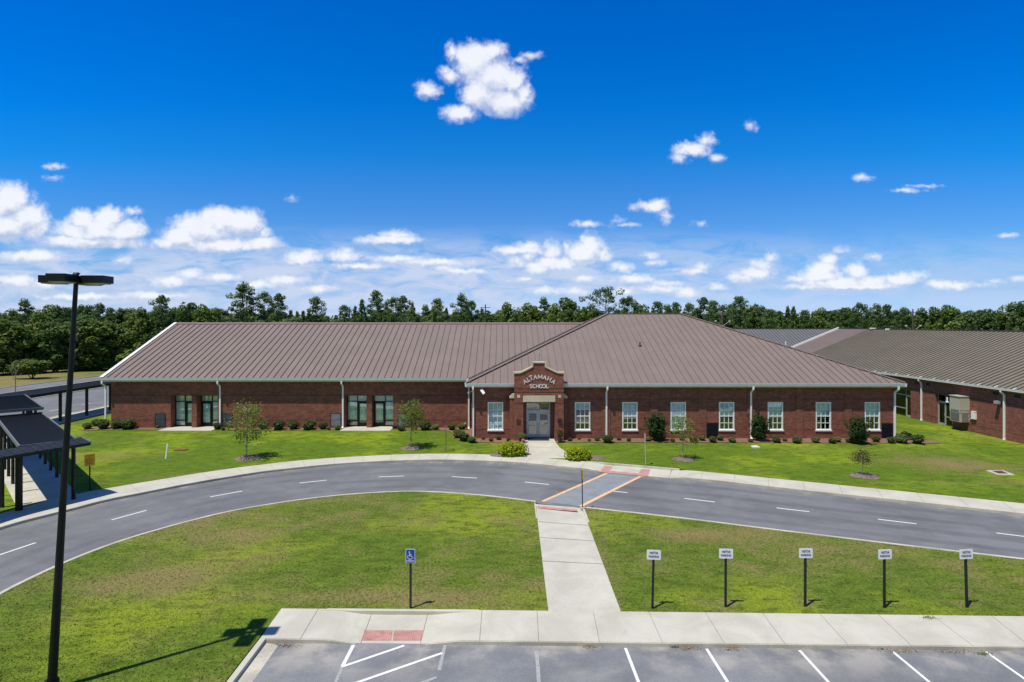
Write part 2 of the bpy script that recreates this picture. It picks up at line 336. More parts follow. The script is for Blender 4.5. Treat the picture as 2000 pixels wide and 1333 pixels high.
# ------------------------------------------------------------------ mesh builder and tagging
COL = scene.collection
OFF = {}
class MB:
    def __init__(s): s.v = []; s.f = []; s.m = []
    def add(s, vs, fs, mi=0):
        o = len(s.v); s.v += [tuple(v) for v in vs]; s.f += [tuple(i + o for i in f) for f in fs]; s.m += [mi] * len(fs); return s
    def quad(s, a, b, c, d, mi=0): return s.add([a, b, c, d], [(0, 1, 2, 3)], mi)
    def box(s, x0, x1, y0, y1, z0, z1, mi=0):
        return s.add([(x0,y0,z0),(x1,y0,z0),(x1,y1,z0),(x0,y1,z0),(x0,y0,z1),(x1,y0,z1),(x1,y1,z1),(x0,y1,z1)],
            [(0,3,2,1),(4,5,6,7),(0,1,5,4),(1,2,6,5),(2,3,7,6),(3,0,4,7)], mi)
    def bar(s, a, b, w, h, mi=0, up=(0, 0, 1)):      # rectangular bar from a to b, w across, h along up (centred)
        a = Vector(a); b = Vector(b); t = (b - a).normalized(); side = t.cross(Vector(up)).normalized(); u = side.cross(t).normalized()
        vs = [p + side * (sx * w / 2) + u * (sz * h / 2) for p in (a, b) for sx, sz in ((-1,-1),(1,-1),(1,1),(-1,1))]
        return s.add(vs, [(0,1,2,3),(7,6,5,4),(0,4,5,1),(1,5,6,2),(2,6,7,3),(3,7,4,0)], mi)
    def tube(s, pts, rs, n=8, mi=0, caps=True):
        pts = [Vector(p) for p in pts]; rings = []
        if not hasattr(rs, '__len__'): rs = [rs] * len(pts)
        for i, p in enumerate(pts):
            t = (pts[min(i + 1, len(pts) - 1)] - pts[max(i - 1, 0)]).normalized()
            a = t.cross(Vector((0, 0, 1))) if abs(t.z) < .95 else t.cross(Vector((1, 0, 0))); a.normalize(); b = t.cross(a)
            rings.append([p + (a * math.cos(2 * math.pi * k / n) + b * math.sin(2 * math.pi * k / n)) * rs[i] for k in range(n)])
        vs = [v for r in rings for v in r]; fs = []
        for i in range(len(pts) - 1):
            for k in range(n): fs.append((i*n+k, i*n+(k+1)%n, (i+1)*n+(k+1)%n, (i+1)*n+k))
        if caps: fs.append(tuple(range(n))[::-1]); fs.append(tuple((len(pts)-1)*n + k for k in range(n)))
        return s.add(vs, fs, mi)
    def prism(s, poly, y0, y1, mi=0):                # polygon in (x,z) extruded along y
        n = len(poly); vs = [(x, y0, z) for x, z in poly] + [(x, y1, z) for x, z in poly]
        return s.add(vs, [tuple(range(n)), tuple(range(2*n-1, n-1, -1))] + [(i, n+i, n+(i+1)%n, (i+1)%n) for i in range(n)], mi)
    def slab(s, poly, z0, z1, mi=0):                 # polygon in (x,y) extruded along z (z1 may be function)
        n = len(poly); zf = z1 if callable(z1) else (lambda x, y: z1)
        vs = [(x, y, z0) for x, y in poly] + [(x, y, zf(x, y)) for x, y in poly]
        return s.add(vs, [tuple(range(n-1, -1, -1)), tuple(range(n, 2*n))] + [(i, (i+1)%n, n+(i+1)%n, n+i) for i in range(n)], mi)
    def ball(s, c, rx, ry, rz, nu=8, nv=5, mi=0, jit=0, rnd=None):
        vs = []; fs = []
        for j in range(nv + 1):
            th = math.pi * j / nv
            for i in range(nu):
                ph = 2 * math.pi * i / nu; k = 1 + (rnd.uniform(-jit, jit) if rnd else 0)
                vs.append((c[0]+rx*k*math.sin(th)*math.cos(ph), c[1]+ry*k*math.sin(th)*math.sin(ph), c[2]+rz*k*math.cos(th)))
        for j in range(nv):
            for i in range(nu): fs.append((j*nu+i, (j+1)*nu+i, (j+1)*nu+(i+1)%nu, j*nu+(i+1)%nu))
        return s.add(vs, fs, mi)
    def build(s, name, mats, parent=None, smooth=False, tri=False):
        if isinstance(mats, str): mats = [mats]
        off = OFF.get(parent.name, Vector((0, 0, 0))) if parent else Vector((0, 0, 0))
        me = bpy.data.meshes.new(name)
        me.from_pydata([(x - off.x, y - off.y, z - off.z) for x, y, z in s.v], [], s.f)
        for m in mats: me.materials.append(MAT[m])
        if len(mats) > 1: me.polygons.foreach_set('material_index', s.m)
        if smooth: me.polygons.foreach_set('use_smooth', [True] * len(me.polygons))
        me.update(); o = bpy.data.objects.new(name, me); COL.objects.link(o)
        if parent: o.parent = parent
        OFF[o.name] = off
        return o
def tag(o, label=None, cat=None, group=None, kind=None):
    if label: o['label'] = label
    if cat: o['category'] = cat
    if group: o['group'] = group
    if kind: o['kind'] = kind
    return o
def thing(name, label, cat, loc=(0, 0, 0), group=None):
    o = bpy.data.objects.new(name, None); COL.objects.link(o); o.location = loc; o.empty_display_size = .3
    OFF[o.name] = Vector(loc); return tag(o, label, cat, group)
def struct(o): return tag(o, kind='structure')
def copy_tree(o, parent=None):
    c = o.copy(); COL.objects.link(c)
    if parent: c.parent = parent
    for ch in [x for x in KIDS.get(o.name, [])]: copy_tree(ch, c)
    return c
KIDS = {}
def kids_of(root):
    for ch in root.children: KIDS.setdefault(root.name, []).append(ch); kids_of(ch)
ORD = ['first','second','third','fourth','fifth','sixth','seventh','eighth','ninth','tenth','eleventh','twelfth','thirteenth','fourteenth','fifteenth',
 'sixteenth','seventeenth','eighteenth','nineteenth','twentieth']
TENS = ['','','twenty','thirty','forty','fifty','sixty','seventy','eighty','ninety']
def ordn(i):
    if i < 20: return ORD[i]
    n = i + 1
    if n % 10 == 0: return TENS[n // 10][:-1] + 'ieth'
    return TENS[n // 10] + '-' + ORD[n % 10 - 1]
# ------------------------------------------------------------------ surveyed lines
OUT_K = [(0,1034.3),(59,1018),(133,1000),(207,980),(262.5,969.6),(325,956.8),(387.5,945),(450,934.5),(512.5,924.5),(575,917.5),(637.5,911),(700,906.3),
 (787.5,902.5),(850,901),(912.5,902.3),(975,904.5),(1025,907.5),(1112,916),(1170,922),(1267,931.3),(1367,939),(1432.5,946),(1497.5,953.8),(1625,967.5),(1750,980.5),(1875,994),(2000,1008)]
LAWN = [(149.4,963.7),(200,955.8),(262.5,945),(325,935),(387.5,924.5),(450,915.5),(512.5,907.5),(575,900.5),(637.5,895.3),(700,891.6),(775,888),(837.5,886.2),
 (900,886.7),(950,888),(1020,891.5),(1102.5,898.5),(1142.5,902),(1215,907.7),(1311,915.8),(1370,921),(1431,927),(1500,933.8),(1625,946.2),(1750,958.6),(1875,971),(2000,983.8)]
IN_K = [(0,1157),(70,1123),(128.8,1096.6),(182,1075),(252,1050.4),(350,1022.4),(440,1000),(512.5,987),(575,977.5),(637.5,969.8),(700,964),(762,960.5),(807.5,959.3),(875,961.8),(950,968),
 (1000,973.8),(1040,978.8),(1142.5,991.3),(1237.5,1001.2),(1325,1011),(1400,1020),(1500,1033),(1625,1047.8),(1750,1063),(1875,1077.5),(2000,1091.8)]
outk = [(G(a, b, 0).x, G(a, b, 0).y) for a, b in OUT_K]
lawn = [(G(a, b, .13).x, G(a, b, .13).y) for a, b in LAWN]
ink = [(G(a, b, .1).x, G(a, b, .1).y) for a, b in IN_K]
def ext(pl, n=6, step=4.):
    (x0, y0), (x1, y1) = pl[-2], pl[-1]; d = math.hypot(x1-x0, y1-y0)
    return pl + [(x1 + (x1-x0)/d*step*i, y1 + (y1-y0)/d*step*i) for i in range(1, n)]
outk = [(-19.5, 8), (-22, 13), (-23.6, 18), (-24.25, 23)] + ext(outk)
lawn_l = [(-21.2, 7), (-23.8, 12.5), (-25.5, 17.6), (-26.2, 23.2), (-25.9, 27.2), (-25.2, 29.9)]   # back edge of the walk left of the covered walkway
lawn = ext(lawn)
ink = [(-12.5, 8), (-15.8, 12), (-17.7, 17)] + ext(ink)
def resample(pl, step):
    out = [pl[0]]; acc = 0.
    for (x0, y0), (x1, y1) in zip(pl, pl[1:]):
        d = math.hypot(x1-x0, y1-y0); t = step - acc
        while t <= d: out.append((x0+(x1-x0)*t/d, y0+(y1-y0)*t/d)); t += step
        acc = d - (t - step)
    return out
def smooth_pl(pl, it=2):
    for _ in range(it):
        q = [pl[0]]
        for a, b in zip(pl, pl[1:]): q += [(a[0]*.75+b[0]*.25, a[1]*.75+b[1]*.25), (a[0]*.25+b[0]*.75, a[1]*.25+b[1]*.75)]
        pl = q + [pl[-1]]
    return pl
outk = smooth_pl(outk); ink = smooth_pl(ink); lawn_full = smooth_pl(lawn_l + lawn)
def offset(pl, d):
    out = []
    for i, (x, y) in enumerate(pl):
        x0, y0 = pl[max(i-1, 0)]; x1, y1 = pl[min(i+1, len(pl)-1)]; tx, ty = x1-x0, y1-y0; l = math.hypot(tx, ty) or 1
        out.append((x - ty/l*d, y + tx/l*d))     # left-hand side of travel
    return out
def inside(px, py, poly):
    px = np.asarray(px); py = np.asarray(py); r = np.zeros(px.shape, bool); n = len(poly)
    for i in range(n):
        x0, y0 = poly[i]; x1, y1 = poly[(i+1) % n]
        if y0 == y1: continue
        c = ((y0 > py) != (y1 > py)) & (px < (x1-x0)*(py-y0)/(y1-y0)+x0); r ^= c
    return r
low_poly = offset(outk, .9) + [(140, -60), (-19.5, -60)]
def sstep(t): t = np.clip(t, 0, 1); return t*t*(3-2*t)
low2 = [(x, y) for x, y in offset(outk, 2.3) if 4.4 < x < 12.8]; low2 = low2 + [(12.6, 30), (4.6, 30)]
def hz(x, y):                                     # lawn level behind the pavement
    x = np.asarray(x, float); y = np.asarray(y, float)
    z = .12 + .08 * sstep((y-43)/4) * sstep((x+40)/6) + .09 * sstep((-x-2)/2) * sstep((y-45)/5) * sstep((x+40)/5)
    z = z - .50 * sstep((x-31)/10) * sstep((y - (52 - .47*x))/7.)
    z = z - .10 * sstep((-x-39)/6)
    return z
# ------------------------------------------------------------------ ground and pavements
def ground():
    xs = np.concatenate([[-3000,-1500,-700,-400,-250,-180,-140,-120], np.arange(-100,-44,2.), np.arange(-44, 62, .5), np.arange(62,100,3.), [120,150,200,300,450,800,1500,3000]])
    ys = np.concatenate([[-400,-100,-30,0,6], np.arange(8, 62, .5), np.arange(62,130,3.), [140,160,200,260,350,500,900,1600,3000,6000]])
    gx, gy = np.meshgrid(xs, ys); z = hz(gx, gy)
    z = np.where(inside(gx, gy, low_poly), -.08, z); z = np.where(inside(gx, gy, low2), -.08, z)
    nx, ny = len(xs), len(ys)
    b = MB(); b.v = list(zip(gx.ravel().tolist(), gy.ravel().tolist(), z.ravel().tolist()))
    b.f = [(j*nx+i, j*nx+i+1, (j+1)*nx+i+1, (j+1)*nx+i) for j in range(ny-1) for i in range(nx-1)]; b.m = [0]*len(b.f)
    struct(b.build('ground', 'grass_front', smooth=True))
ground()
def sheet(name, poly, z, mat, kind='structure'):
    b = MB(); b.add([(x, y, z) for x, y in poly], [tuple(range(len(poly)))]); o = b.build(name, mat)
    if kind: tag(o, kind=kind)
    return o
def strip(a, b):     # list of quads between two polylines of equal length
    return [(a[i], a[i+1], b[i+1], b[i]) for i in range(len(a)-1)]
N = 220
def frac(pl, n):
    ds = [0]
    for p, q in zip(pl, pl[1:]): ds.append(ds[-1] + math.hypot(q[0]-p[0], q[1]-p[1]))
    t = np.linspace(0, ds[-1], n); return list(zip(np.interp(t, ds, [p[0] for p in pl]).tolist(), np.interp(t, ds, [p[1] for p in pl]).tolist()))
def nearest_match(a, b):   # for each point of a the nearest point on b
    bb = np.array(frac(b, 3000)); return [tuple(bb[((bb - np.array(p))**2).sum(1).argmin()].tolist()) for p in a]
# driveway road
ro = frac(outk, N); ri = nearest_match(ro, ink)
b = MB()
for q in strip(ri, offset(ro, .03)): b.quad(*[(x, y, 0.) for x, y in q][::1])
struct(b.build('road', 'asphalt'))
def stain(name, col, amount, scale, lo, hi):        # thin worn-in film, patchy
    m, nt, b_ = new_mat(name); out = nt.nodes['Material Output']; b_.inputs['Base Color'].default_value = (*col, 1); b_.inputs['Roughness'].default_value = .9
    t = mk(nt, 'ShaderNodeBsdfTransparent'); mx = mk(nt, 'ShaderNodeMixShader')
    L(nt, math_n(nt, 'MULTIPLY', mapr(nt, noise(nt, objc(nt), scale, 6, .7), lo, hi), amount), mx.inputs[0]); L(nt, t.outputs[0], mx.inputs[1]); L(nt, b_.outputs[0], mx.inputs[2]); L(nt, mx.outputs[0], out.inputs[0])
stain('tyre_film', (.09, .092, .10), .16, .16, .35, .65); stain('kerb_dust', (.42, .37, .30), .6, 1.3, .46, .66); stain('oil_film', (.06, .06, .065), .4, .9, .60, .74)
def lane_film(name, mat, f0, f1, z):
    b = MB()
    for q in strip([(a[0]+(c[0]-a[0])*f0, a[1]+(c[1]-a[1])*f0) for a, c in zip(ro, ri)], [(a[0]+(c[0]-a[0])*f1, a[1]+(c[1]-a[1])*f1) for a, c in zip(ro, ri)]): b.quad(*[(x, y, z) for x, y in (q[3], q[2], q[1], q[0])])
    struct(b.build(name, mat))
for f0, f1 in ((.12, .20), (.34, .42), (.58, .66), (.79, .86)): lane_film('tyre_marks', 'tyre_film', f0, f1, .0025)
lane_film('oil_stain', 'oil_film', .26, .31, .0025); lane_film('oil_stain', 'oil_film', .71, .76, .0025); lane_film('kerb_dust', 'kerb_dust', .01, .07, .0025); lane_film('kerb_dust', 'kerb_dust', .965, .995, .0025)
# parking lot
KL, KR = G(520, 1256), G(2000, 1272)              # foot of the parking kerb
ksl = (KR.y - KL.y) / (KR.x - KL.x)
ky = lambda x: KL.y + ksl * (x - KL.x)
def by(px, py): g = G(px, py, .13); return g.x, g.y
BACK = [by(549, 1188.7), by(941, 1192), by(1250, 1195), by(1500, 1198), by(2000, 1204), (26, 18.3), (45, 17.3)]
kx0 = -7.42
sheet('parking_lot', [(kx0+.3, -60), (60, -60), (60, ky(60)+.02), (kx0+.3, ky(kx0)+.02)], 0.004, 'asphalt_lot')
# island lawn between road and parking
W0 = [by(1046, 984), by(1071, 1193)]; W1 = [by(1137, 992), by(1213, 1195)]
def island():
    top = offset(ink, -.07)
    up = [p for p in top if p[1] > 8]
    from mathutils.geometry import tessellate_polygon
    b = MB(); xl_, xr_ = W0[0][0], W1[0][0]
    left = [(-12.5, -60)] + [p for p in up if p[0] < xl_] + [(W0[0][0], W0[0][1]+.02), W0[1]] + [p for p in BACK[::-1] if p[0] < W0[1][0]] + [(kx0-.05, ky(kx0)+.3), (kx0-.05, -60)]
    right = [(W1[0][0], W1[0][1]+.02)] + [p for p in up if p[0] > xr_ and p[1] > 5] + [(75, 10)] + [p for p in BACK[::-1] if p[0] > W1[1][0]] + [W1[1]]
    global LPOLY; LPOLY = (left, right)
    for poly in (left, right):
        tris = tessellate_polygon([[Vector((x, y, 0)) for x, y in poly]]); b.add([(x, y, .115) for x, y in poly], [tuple(t) for t in tris])
    struct(b.build('lawn', 'grass_island'))
island()
# inner kerb (thin concrete line) with a gap at the central walk
b = MB(); k0 = frac(ink, 260); kk = offset(k0, -.17)
for q in strip(k0, kk):
    mx = sum(p[0] for p in q) / 4
    if W0[0][0] - .02 < mx < W1[0][0] + .12 and q[0][1] > 28: continue
    b.slab([q[0], q[3], q[2], q[1]], -.04, .13)
struct(b.build('kerb', 'concrete_kerb'))
# outer pavement with its dropped section at the crossing
def dip(x): return .13 - .115 * float(sstep((x - 5.3) / 1.0) * (1 - sstep((x - 10.2) / 1.2)))
def outer_walk():
    a = resample(outk, .475); c = nearest_match(a, lawn_full)
    # even out the inner points
    b = MB(); jb = MB()
    for i in range(len(a) - 1):
        g0 = .03 if i % 4 == 0 else 0.
        def lp(p, q, t): return (p[0]+(q[0]-p[0])*t, p[1]+(q[1]-p[1])*t)
        A0 = lp(a[i], a[i+1], g0); C0 = lp(c[i], c[i+1], g0); A1, C1 = a[i+1], c[i+1]
        za0, za1 = dip(A0[0]), dip(A1[0])
        vs = [(*A0, -.05), (*A1, -.05), (*C1, -.05), (*C0, -.05), (*A0, za0), (*A1, za1), (*C1, za1), (*C0, za0)]
        b.add(vs, [(4,5,6,7),(0,1,5,4),(0,4,7,3),(1,2,6,5),(2,3,7,6)])
        if g0: jb.quad((*a[i], dip(a[i][0])-.02), (*A0, za0-.02), (*C0, za0-.02), (*c[i], dip(c[i][0])-.02))
    b.add(jb.v, jb.f, 1)
    struct(b.build('pavement', ['concrete', 'joint']))
    # retaining kerb behind the dropped part
    k = MB(); cc = [p for p in resample(lawn_full, .3) if 5.2 < p[0] < 11.6]; bk = offset(cc, .14)
    for q in strip(cc, bk): k.slab([q[0], q[1], q[2], q[3]], -.02, .145)
    struct(k.build('kerb', 'concrete_kerb'))
    cc = [p for p in resample(lawn_full, .4) if 3.6 < p[0] < 13.6]; bk = offset(cc, 1.9); bk0 = offset(cc, .05); l = MB()
    for q in strip(bk0, bk):
        l.quad(*[(x, y, float(hz(x, y)) + .006) for x, y in (q[0], q[1], q[2], q[3])])
    struct(l.build('lawn', 'grass_front', smooth=True))
outer_walk()
# kerb face in darker concrete, a shade proud of the slabs
b = MB(); o0 = resample(outk, .6); o1 = offset(o0, -.025)
for q in strip(o0, o1):
    z1 = dip(q[0][0]) - .012
    if z1 > .03: b.slab([q[3], q[2], q[1], q[0]], -.03, z1)
struct(b.build('kerb', 'concrete_kerb'))
# pavement beside the parking lot, with the dropped ramp
rx0, rx1, rx2, rx3 = G(640, 1225).x, G(712, 1225).x, G(826, 1225).x, G(915, 1225).x
def pdip(x): return .13 - .118 * float(sstep((x - rx0)/(rx1 - rx0)) * (1 - sstep((x - rx2)/(rx3 - rx2))))
def park_walk():
    bx = [p[0] for p in BACK]; byy = [p[1] for p in BACK]
    back = lambda x: float(np.interp(x, bx, byy))
    joints_px = [(618.8,581),(725,701),(835,819),(941,936),(1048.5,1052),(1158,1171),(1265.5,1293.8),(1375,1413.8),(1485,1531),(1594,1652),(1705,1773),(1807,1891.5),(1919,2000)]
    J = [(G(t, 1193, .13).x, G(bm, 1256, .13).x) for t, bm in joints_px]
    st = J[-1][0] - J[-2][0]
    for i in range(18): J.append((J[-1][0]+st, J[-1][1]+st))
    J = [(bx[0], kx0)] + J
    b = MB()
    for (t0, b0), (t1, b1) in zip(J, J[1:]):
        n = 6
        for i in range(n):
            f0 = i/n; f1 = (i+1)/n
            if i == 0: f0 += .018 / 2
            T0, T1 = t0+(t1-t0)*f0, t0+(t1-t0)*f1; B0, B1 = b0+(b1-b0)*f0, b0+(b1-b0)*f1
            P = [(B0, ky(B0)+.02), (B1, ky(B1)+.02), (T1, back(T1)), (T0, back(T0))]
            vs = [(x, y, -.05) for x, y in P] + [(x, y, pdip(x)) for x, y in P]
            b.add(vs, [(4,5,6,7),(0,1,5,4),(0,4,7,3),(1,2,6,5),(2,3,7,6)])
        b.quad((b0-.02, ky(b0)+.03, pdip(b0)-.02), (b0+.04, ky(b0)+.03, pdip(b0)-.02), (t0+.04, back(t0)-.01, pdip(t0)-.02), (t0-.02, back(t0)-.01, pdip(t0)-.02), 1)
    struct(b.build('pavement', ['concrete', 'joint']))
    k = MB(); xs = np.linspace(rx0 - .3, rx3 + .3, 24)
    for x0, x1 in zip(xs, xs[1:]): k.slab([(x0, back(x0)-.13), (x1, back(x1)-.13), (x1, back(x1)+.02), (x0, back(x0)+.02)], 0, .137)
    struct(k.build('kerb', 'concrete'))
    k = MB(); xs = np.arange(kx0, 40, .5)
    for x0, x1 in zip(xs, xs[1:]):
        z0, z1 = pdip(x0)-.015, pdip(x1)-.015
        if z0 < .02 and z1 < .02: continue
        k.add([(x0, ky(x0)-.012, -.02), (x1, ky(x1)-.012, -.02), (x1, ky(x1)-.012, z1), (x0, ky(x0)-.012, z0), (x0, ky(x0)+.03, z0), (x1, ky(x1)+.03, z1)], [(0,1,2,3),(3,2,5,4)])
    struct(k.build('kerb', 'concrete_kerb'))
    # red warning pad
    p = MB(); a, c = G(712, 1232).x, G(826, 1232).x
    def pz(x): return pdip(x) + .005
    y0, y1 = G(700, 1252.5).y, G(700, 1232.3).y
    for x0, x1, s in ((G(705.5, 1252).x, G(764, 1252).x, G(711.5, 1232).x), (G(767, 1252).x, G(822, 1252).x, G(769.5, 1232).x)):
        x3 = G(767.5 if s < G(760, 1232).x else 826, 1232).x
        p.add([(x0, y0, pz(x0)), (x1, y0, pz(x1)), (x3, y1, pz(x3)), (s, y1, pz(s))], [(0,1,2,3)])
        for i in range(14):      # raised bars
            t = (i + .5) / 14; xa = x0+(x1-x0)*t; xb = s+(x3-s)*t
            p.bar((xa, y0+.02, pz(xa)+.004), (xb, y1-.02, pz(xb)+.004), .018, .012)
    struct(p.build('warning_paving', 'pad_red'))
park_walk()
# left kerb of the parking lot with its gutter pan
b = MB(); y = ky(kx0)
b.slab([(kx0, -60), (kx0+.17, -60), (kx0+.17, y), (kx0, y+.02)], -.05, .132); struct(b.build('kerb', 'concrete'))
sheet('gutter_pan', [(kx0+.17, -60), (kx0+.62, -60), (kx0+.62, ky(kx0)-.15), (kx0+.17, ky(kx0)-.01)], .009, 'concrete_kerb')
# central walk from road to parking
def centre_walk():
    b = MB(); n = 9; top = .121
    (lx0, ly0), (lx1, ly1) = W0; (qx0, qy0), (qx1, qy1) = W1
    ts = [0, .05, .10, .22, .41, .61, .76, .995]
    def pt(t, s): a = (lx0+(lx1-lx0)*t, ly0+(ly1-ly0)*t); c = (qx0+(qx1-qx0)*t, qy0+(qy1-qy0)*t); return (a[0]+(c[0]-a[0])*s, a[1]+(c[1]-a[1])*s)
    def zt(t): return top - .105 * (1 - float(sstep(t/.16)))
    yj = [1193, 1126, 1070, 1025, 992]
    tt = [0, .03, .06, .09, .12, .16, .205, .29, .38, .385, .5, .64, .645, .82, 1.]
    tt = [0, .03, .06, .09, .12, .16, .24, .245, .42, .425, .645, .65, 1.]
    for t0, t1 in zip(tt, tt[1:]):
        gap = abs(t1 - t0) < .006
        P = [pt(t1, 0), pt(t1, 1), pt(t0, 1), pt(t0, 0)]; zs = [zt(t1), zt(t1), zt(t0), zt(t0)]
        if gap: b.add([(x, y, z + .0005 - .008) for (x, y), z in zip(P, zs)], [(0,1,2,3)], 1); continue
        b.add([(x, y, z) for (x, y), z in zip(P, zs)], [(0,1,2,3)])
    for s0, s1, off in ((-.028, .0, -1), (1., 1.04, 1)):    # flared kerbs beside the ramp
        for t0, t1 in zip([0, .05, .1, .15], [.05, .1, .15, .2]):
            P = [pt(t1, s0), pt(t1, s1), pt(t0, s1), pt(t0, s0)]
            b.slab(P, -.03, .133)
    P = [pt(0, 0), pt(0, 1), pt(1, 1), pt(1, 0)]; b.add([(x, y, -.02) for x, y in P], [(3,2,1,0)])
    # front lip closing the ramp to the road
    P0, P1 = pt(0, 0), pt(0, 1); Q0, Q1 = pt(-.03, -.02), pt(-.03, 1.02)
    b.quad((*Q0, .006), (*Q1, .006), (*P1, .016), (*P0, .016))
    struct(b.build('path', ['concrete', 'joint']))
    p = MB(); c = [G(1049, 987.5, .05), G(1127, 996, .05), G(1128.6, 1001, .06), G(1050, 992.6, .06)]
    def wz(v):
        t = (v.y - ly0) / (ly1 - ly0); return zt(max(0, t)) + .012
    p.add([(v.x, v.y, wz(v)) for v in (c[3], c[2], c[1], c[0])], [(0,1,2,3)]); struct(p.build('warning_paving', 'pad_red'))
centre_walk()
# crossing
def pxsheet(name, pts, z, mat): return sheet(name, [(G(a, b, 0).x, G(a, b, 0).y) for a, b in pts], z, mat)
pxsheet('crossing', [(1057.5, 980), (1134.5, 989.3), (1251, 931), (1187, 925)], .004, 'cross_blue')
pxsheet('crossing_line', [(1056, 979.6), (1063, 980.6), (1188, 925.4), (1182, 924.6)], .008, 'paint_peach')
pxsheet('crossing_line', [(1130, 988.8), (1139, 990), (1254.5, 931.2), (1248.5, 930.4)], .008, 'paint_peach')
pxsheet('crossing_dash', [(1174, 957), (1192.5, 959.2), (1192.5, 960), (1174, 957.8)], .010, 'paint_worn')
def red(pts):
    b = MB(); v = [G(a, c, .02) for a, c in pts]; b.add([(p.x, p.y, dip(p.x) + .004) for p in v], [(0,1,2,3)])
    struct(b.build('warning_paving', 'pad_red'))
red([(1170.8, 922.2), (1187.5, 924.3), (1196, 911.8), (1179, 909.5)])
red([(1247.5, 929.3), (1265.5, 930.8), (1270, 917.2), (1253, 916.3)])
red([(1188.2, 924.1), (1247, 929.1), (1248.9, 925), (1191, 920)])
# lane dashes
for i, (a0, b0, a1, b1) in enumerate([(-6,1086,70,1060.5),(218,1016,286,997.3),(410.5,971,473,959.7),(585,944,638,938.4),(738.8,932,789,930.2),(883,931.5,931.8,934.3),
        (1025,942,1071.8,946.8),(1198,960,1225.5,962.6),(1336.8,973.9,1395.8,981),(1516.8,992.6,1580.8,1000),(1715,1014.7,1790,1023.7),(1945.8,1041.5,2030,1052)]):
    p, q = G(a0, b0), G(a1, b1); t = (q - p).normalized(); s = Vector((-t.y, t.x, 0)) * .055
    sheet('lane_marking', [((p-s).x, (p-s).y), ((q-s).x, (q-s).y), ((q+s).x, (q+s).y), ((p+s).x, (p+s).y)], .005, 'paint_white')
# parking lines
def pline(a, b_, w, mat, z=.009, ext_=0):
    p, q = G(*a), G(*b_); t = (q - p).normalized(); q = q + t * ext_; s = Vector((-t.y, t.x, 0)) * w / 2
    sheet('parking_line', [((p-s).x, (p-s).y), ((q-s).x, (q-s).y), ((q+s).x, (q+s).y), ((p+s).x, (p+s).y)], z, mat)
for a, c in (((1221.5, 1266.5), (1247, 1333)), ((1380, 1268), (1421, 1333)), ((1561.5, 1271), (1618, 1333)), ((1743.5, 1273.5), (1815, 1333)), ((1925, 1273.5), (2010, 1333))): pline(a, c, .09, 'paint_white', ext_=4)
pline((2106, 1276), (2207, 1333), .09, 'paint_white', ext_=4)
pline((690.5, 1260.5), (668.5, 1303), .11, 'paint_white'); pline((668.5, 1303), (653, 1340), .09, 'paint_worn', ext_=3)
pline((668, 1303.5), (789.5, 1262), .10, 'paint_white', .013)
pline((864, 1276.5), (690, 1337), .10, 'paint_white', .013); pline((869, 1261), (858, 1310), .10, 'paint_worn'); pline((853, 1324), (700, 1380), .10, 'paint_worn', .013)
pline((1048, 1272), (1052, 1325), .105, 'paint_worn', ext_=3)
# entrance path
ENT = [G(1022, 860, .22), G(1085, 858, .22), G(1103.5, 899.5, .135), G(1002, 892.5, .135)]
b = MB(); xs = [(1.50, 4.12, 47.9), (1.50, 4.12, 46.4), (G(1023, 866).x, G(1088, 866).x, None)]
rows = [(1.55, 4.07, 48.15, .22), (1.52, 4.10, 46.2, .215), (1.45, 4.25, 44.6, .175), (1.2, 4.62, 43.0, .148), (.2, 4.85, 41.2, .136)]
for i, ((a0, a1, y0, z0), (c0, c1, y1, z1)) in enumerate(zip(rows, rows[1:])):
    e = .012
    b.add([(c0, y1+e, z1+.004), (c1, y1+e, z1+.004), (a1, y0-e, z0+.004), (a0, y0-e, z0+.004), (c0, y1+e, z1-.1), (c1, y1+e, z1-.1), (a1, y0-e, z0-.1), (a0, y0-e, z0-.1)], [(0,1,2,3),(0,4,5,1),(1,5,6,2),(2,6,7,3),(3,7,4,0)])
struct(b.build('path', 'concrete'))
for (x0, x1) in ((-30.2, -25.5), (-14.3, -9.9)):
    b = MB(); b.slab([(x0 - .1, 50.75), (x1 - .1, 50.75), (x1, 53.3), (x0, 53.3)], .1, .335); struct(b.build('door_step_paving', 'concrete'))
# mulch beds
def bed(pts_front, wall_y, n=60):
    b = MB(); xs = np.linspace(pts_front[0][0], pts_front[-1][0], n); fx = [p[0] for p in pts_front]; fy = [p[1] for p in pts_front]
    for x0, x1 in zip(xs, xs[1:]):
        ya, yb = float(np.interp(x0, fx, fy)), float(np.interp(x1, fx, fy)); wa, wb = wall_y(x0), wall_y(x1)
        for k in range(3):
            f0, f1 = k/3, (k+1)/3
            P = [(x0, ya+(wa-ya)*f0), (x1, yb+(wb-yb)*f0), (x1, yb+(wb-yb)*f1), (x0, ya+(wa-ya)*f1)]
            b.add([(x, y, float(hz(x, y)) + .035) for x, y in P], [(0,1,2,3)])
    tag(b.build('mulch', 'mulch', smooth=True), kind='structure')
bed([(-38.2, 52.0), (-37, 51.2), (-30.3, 51.2), (-30.2, 51.2)], lambda x: 52.4 if x > -35.6 else 52.1 + .5 * (x + 38.2))
bed([(-25.5, 51.2), (-20, 50.95), (-14.4, 51.2)], lambda x: 52.4)
bed([(-9.9, 51.2), (-5.2, 50.9), (-4.5, 50.0), (-4.1, 47.6), (-3.5, 46.7), (-2, 46.25), (0, 46.15), (1.5, 46.2)], lambda x: 52.4 if x < -2.5 else 47.98, 90)
bed([(4.12, 46.2), (6, 46.35), (20, 46.2), (31, 46.0), (34, 46.3), (35.4, 47.0), (35.6, 47.5)], lambda x: 47.98 if x < 32.3 else 49.2 - .5*(x-32.3), 90)
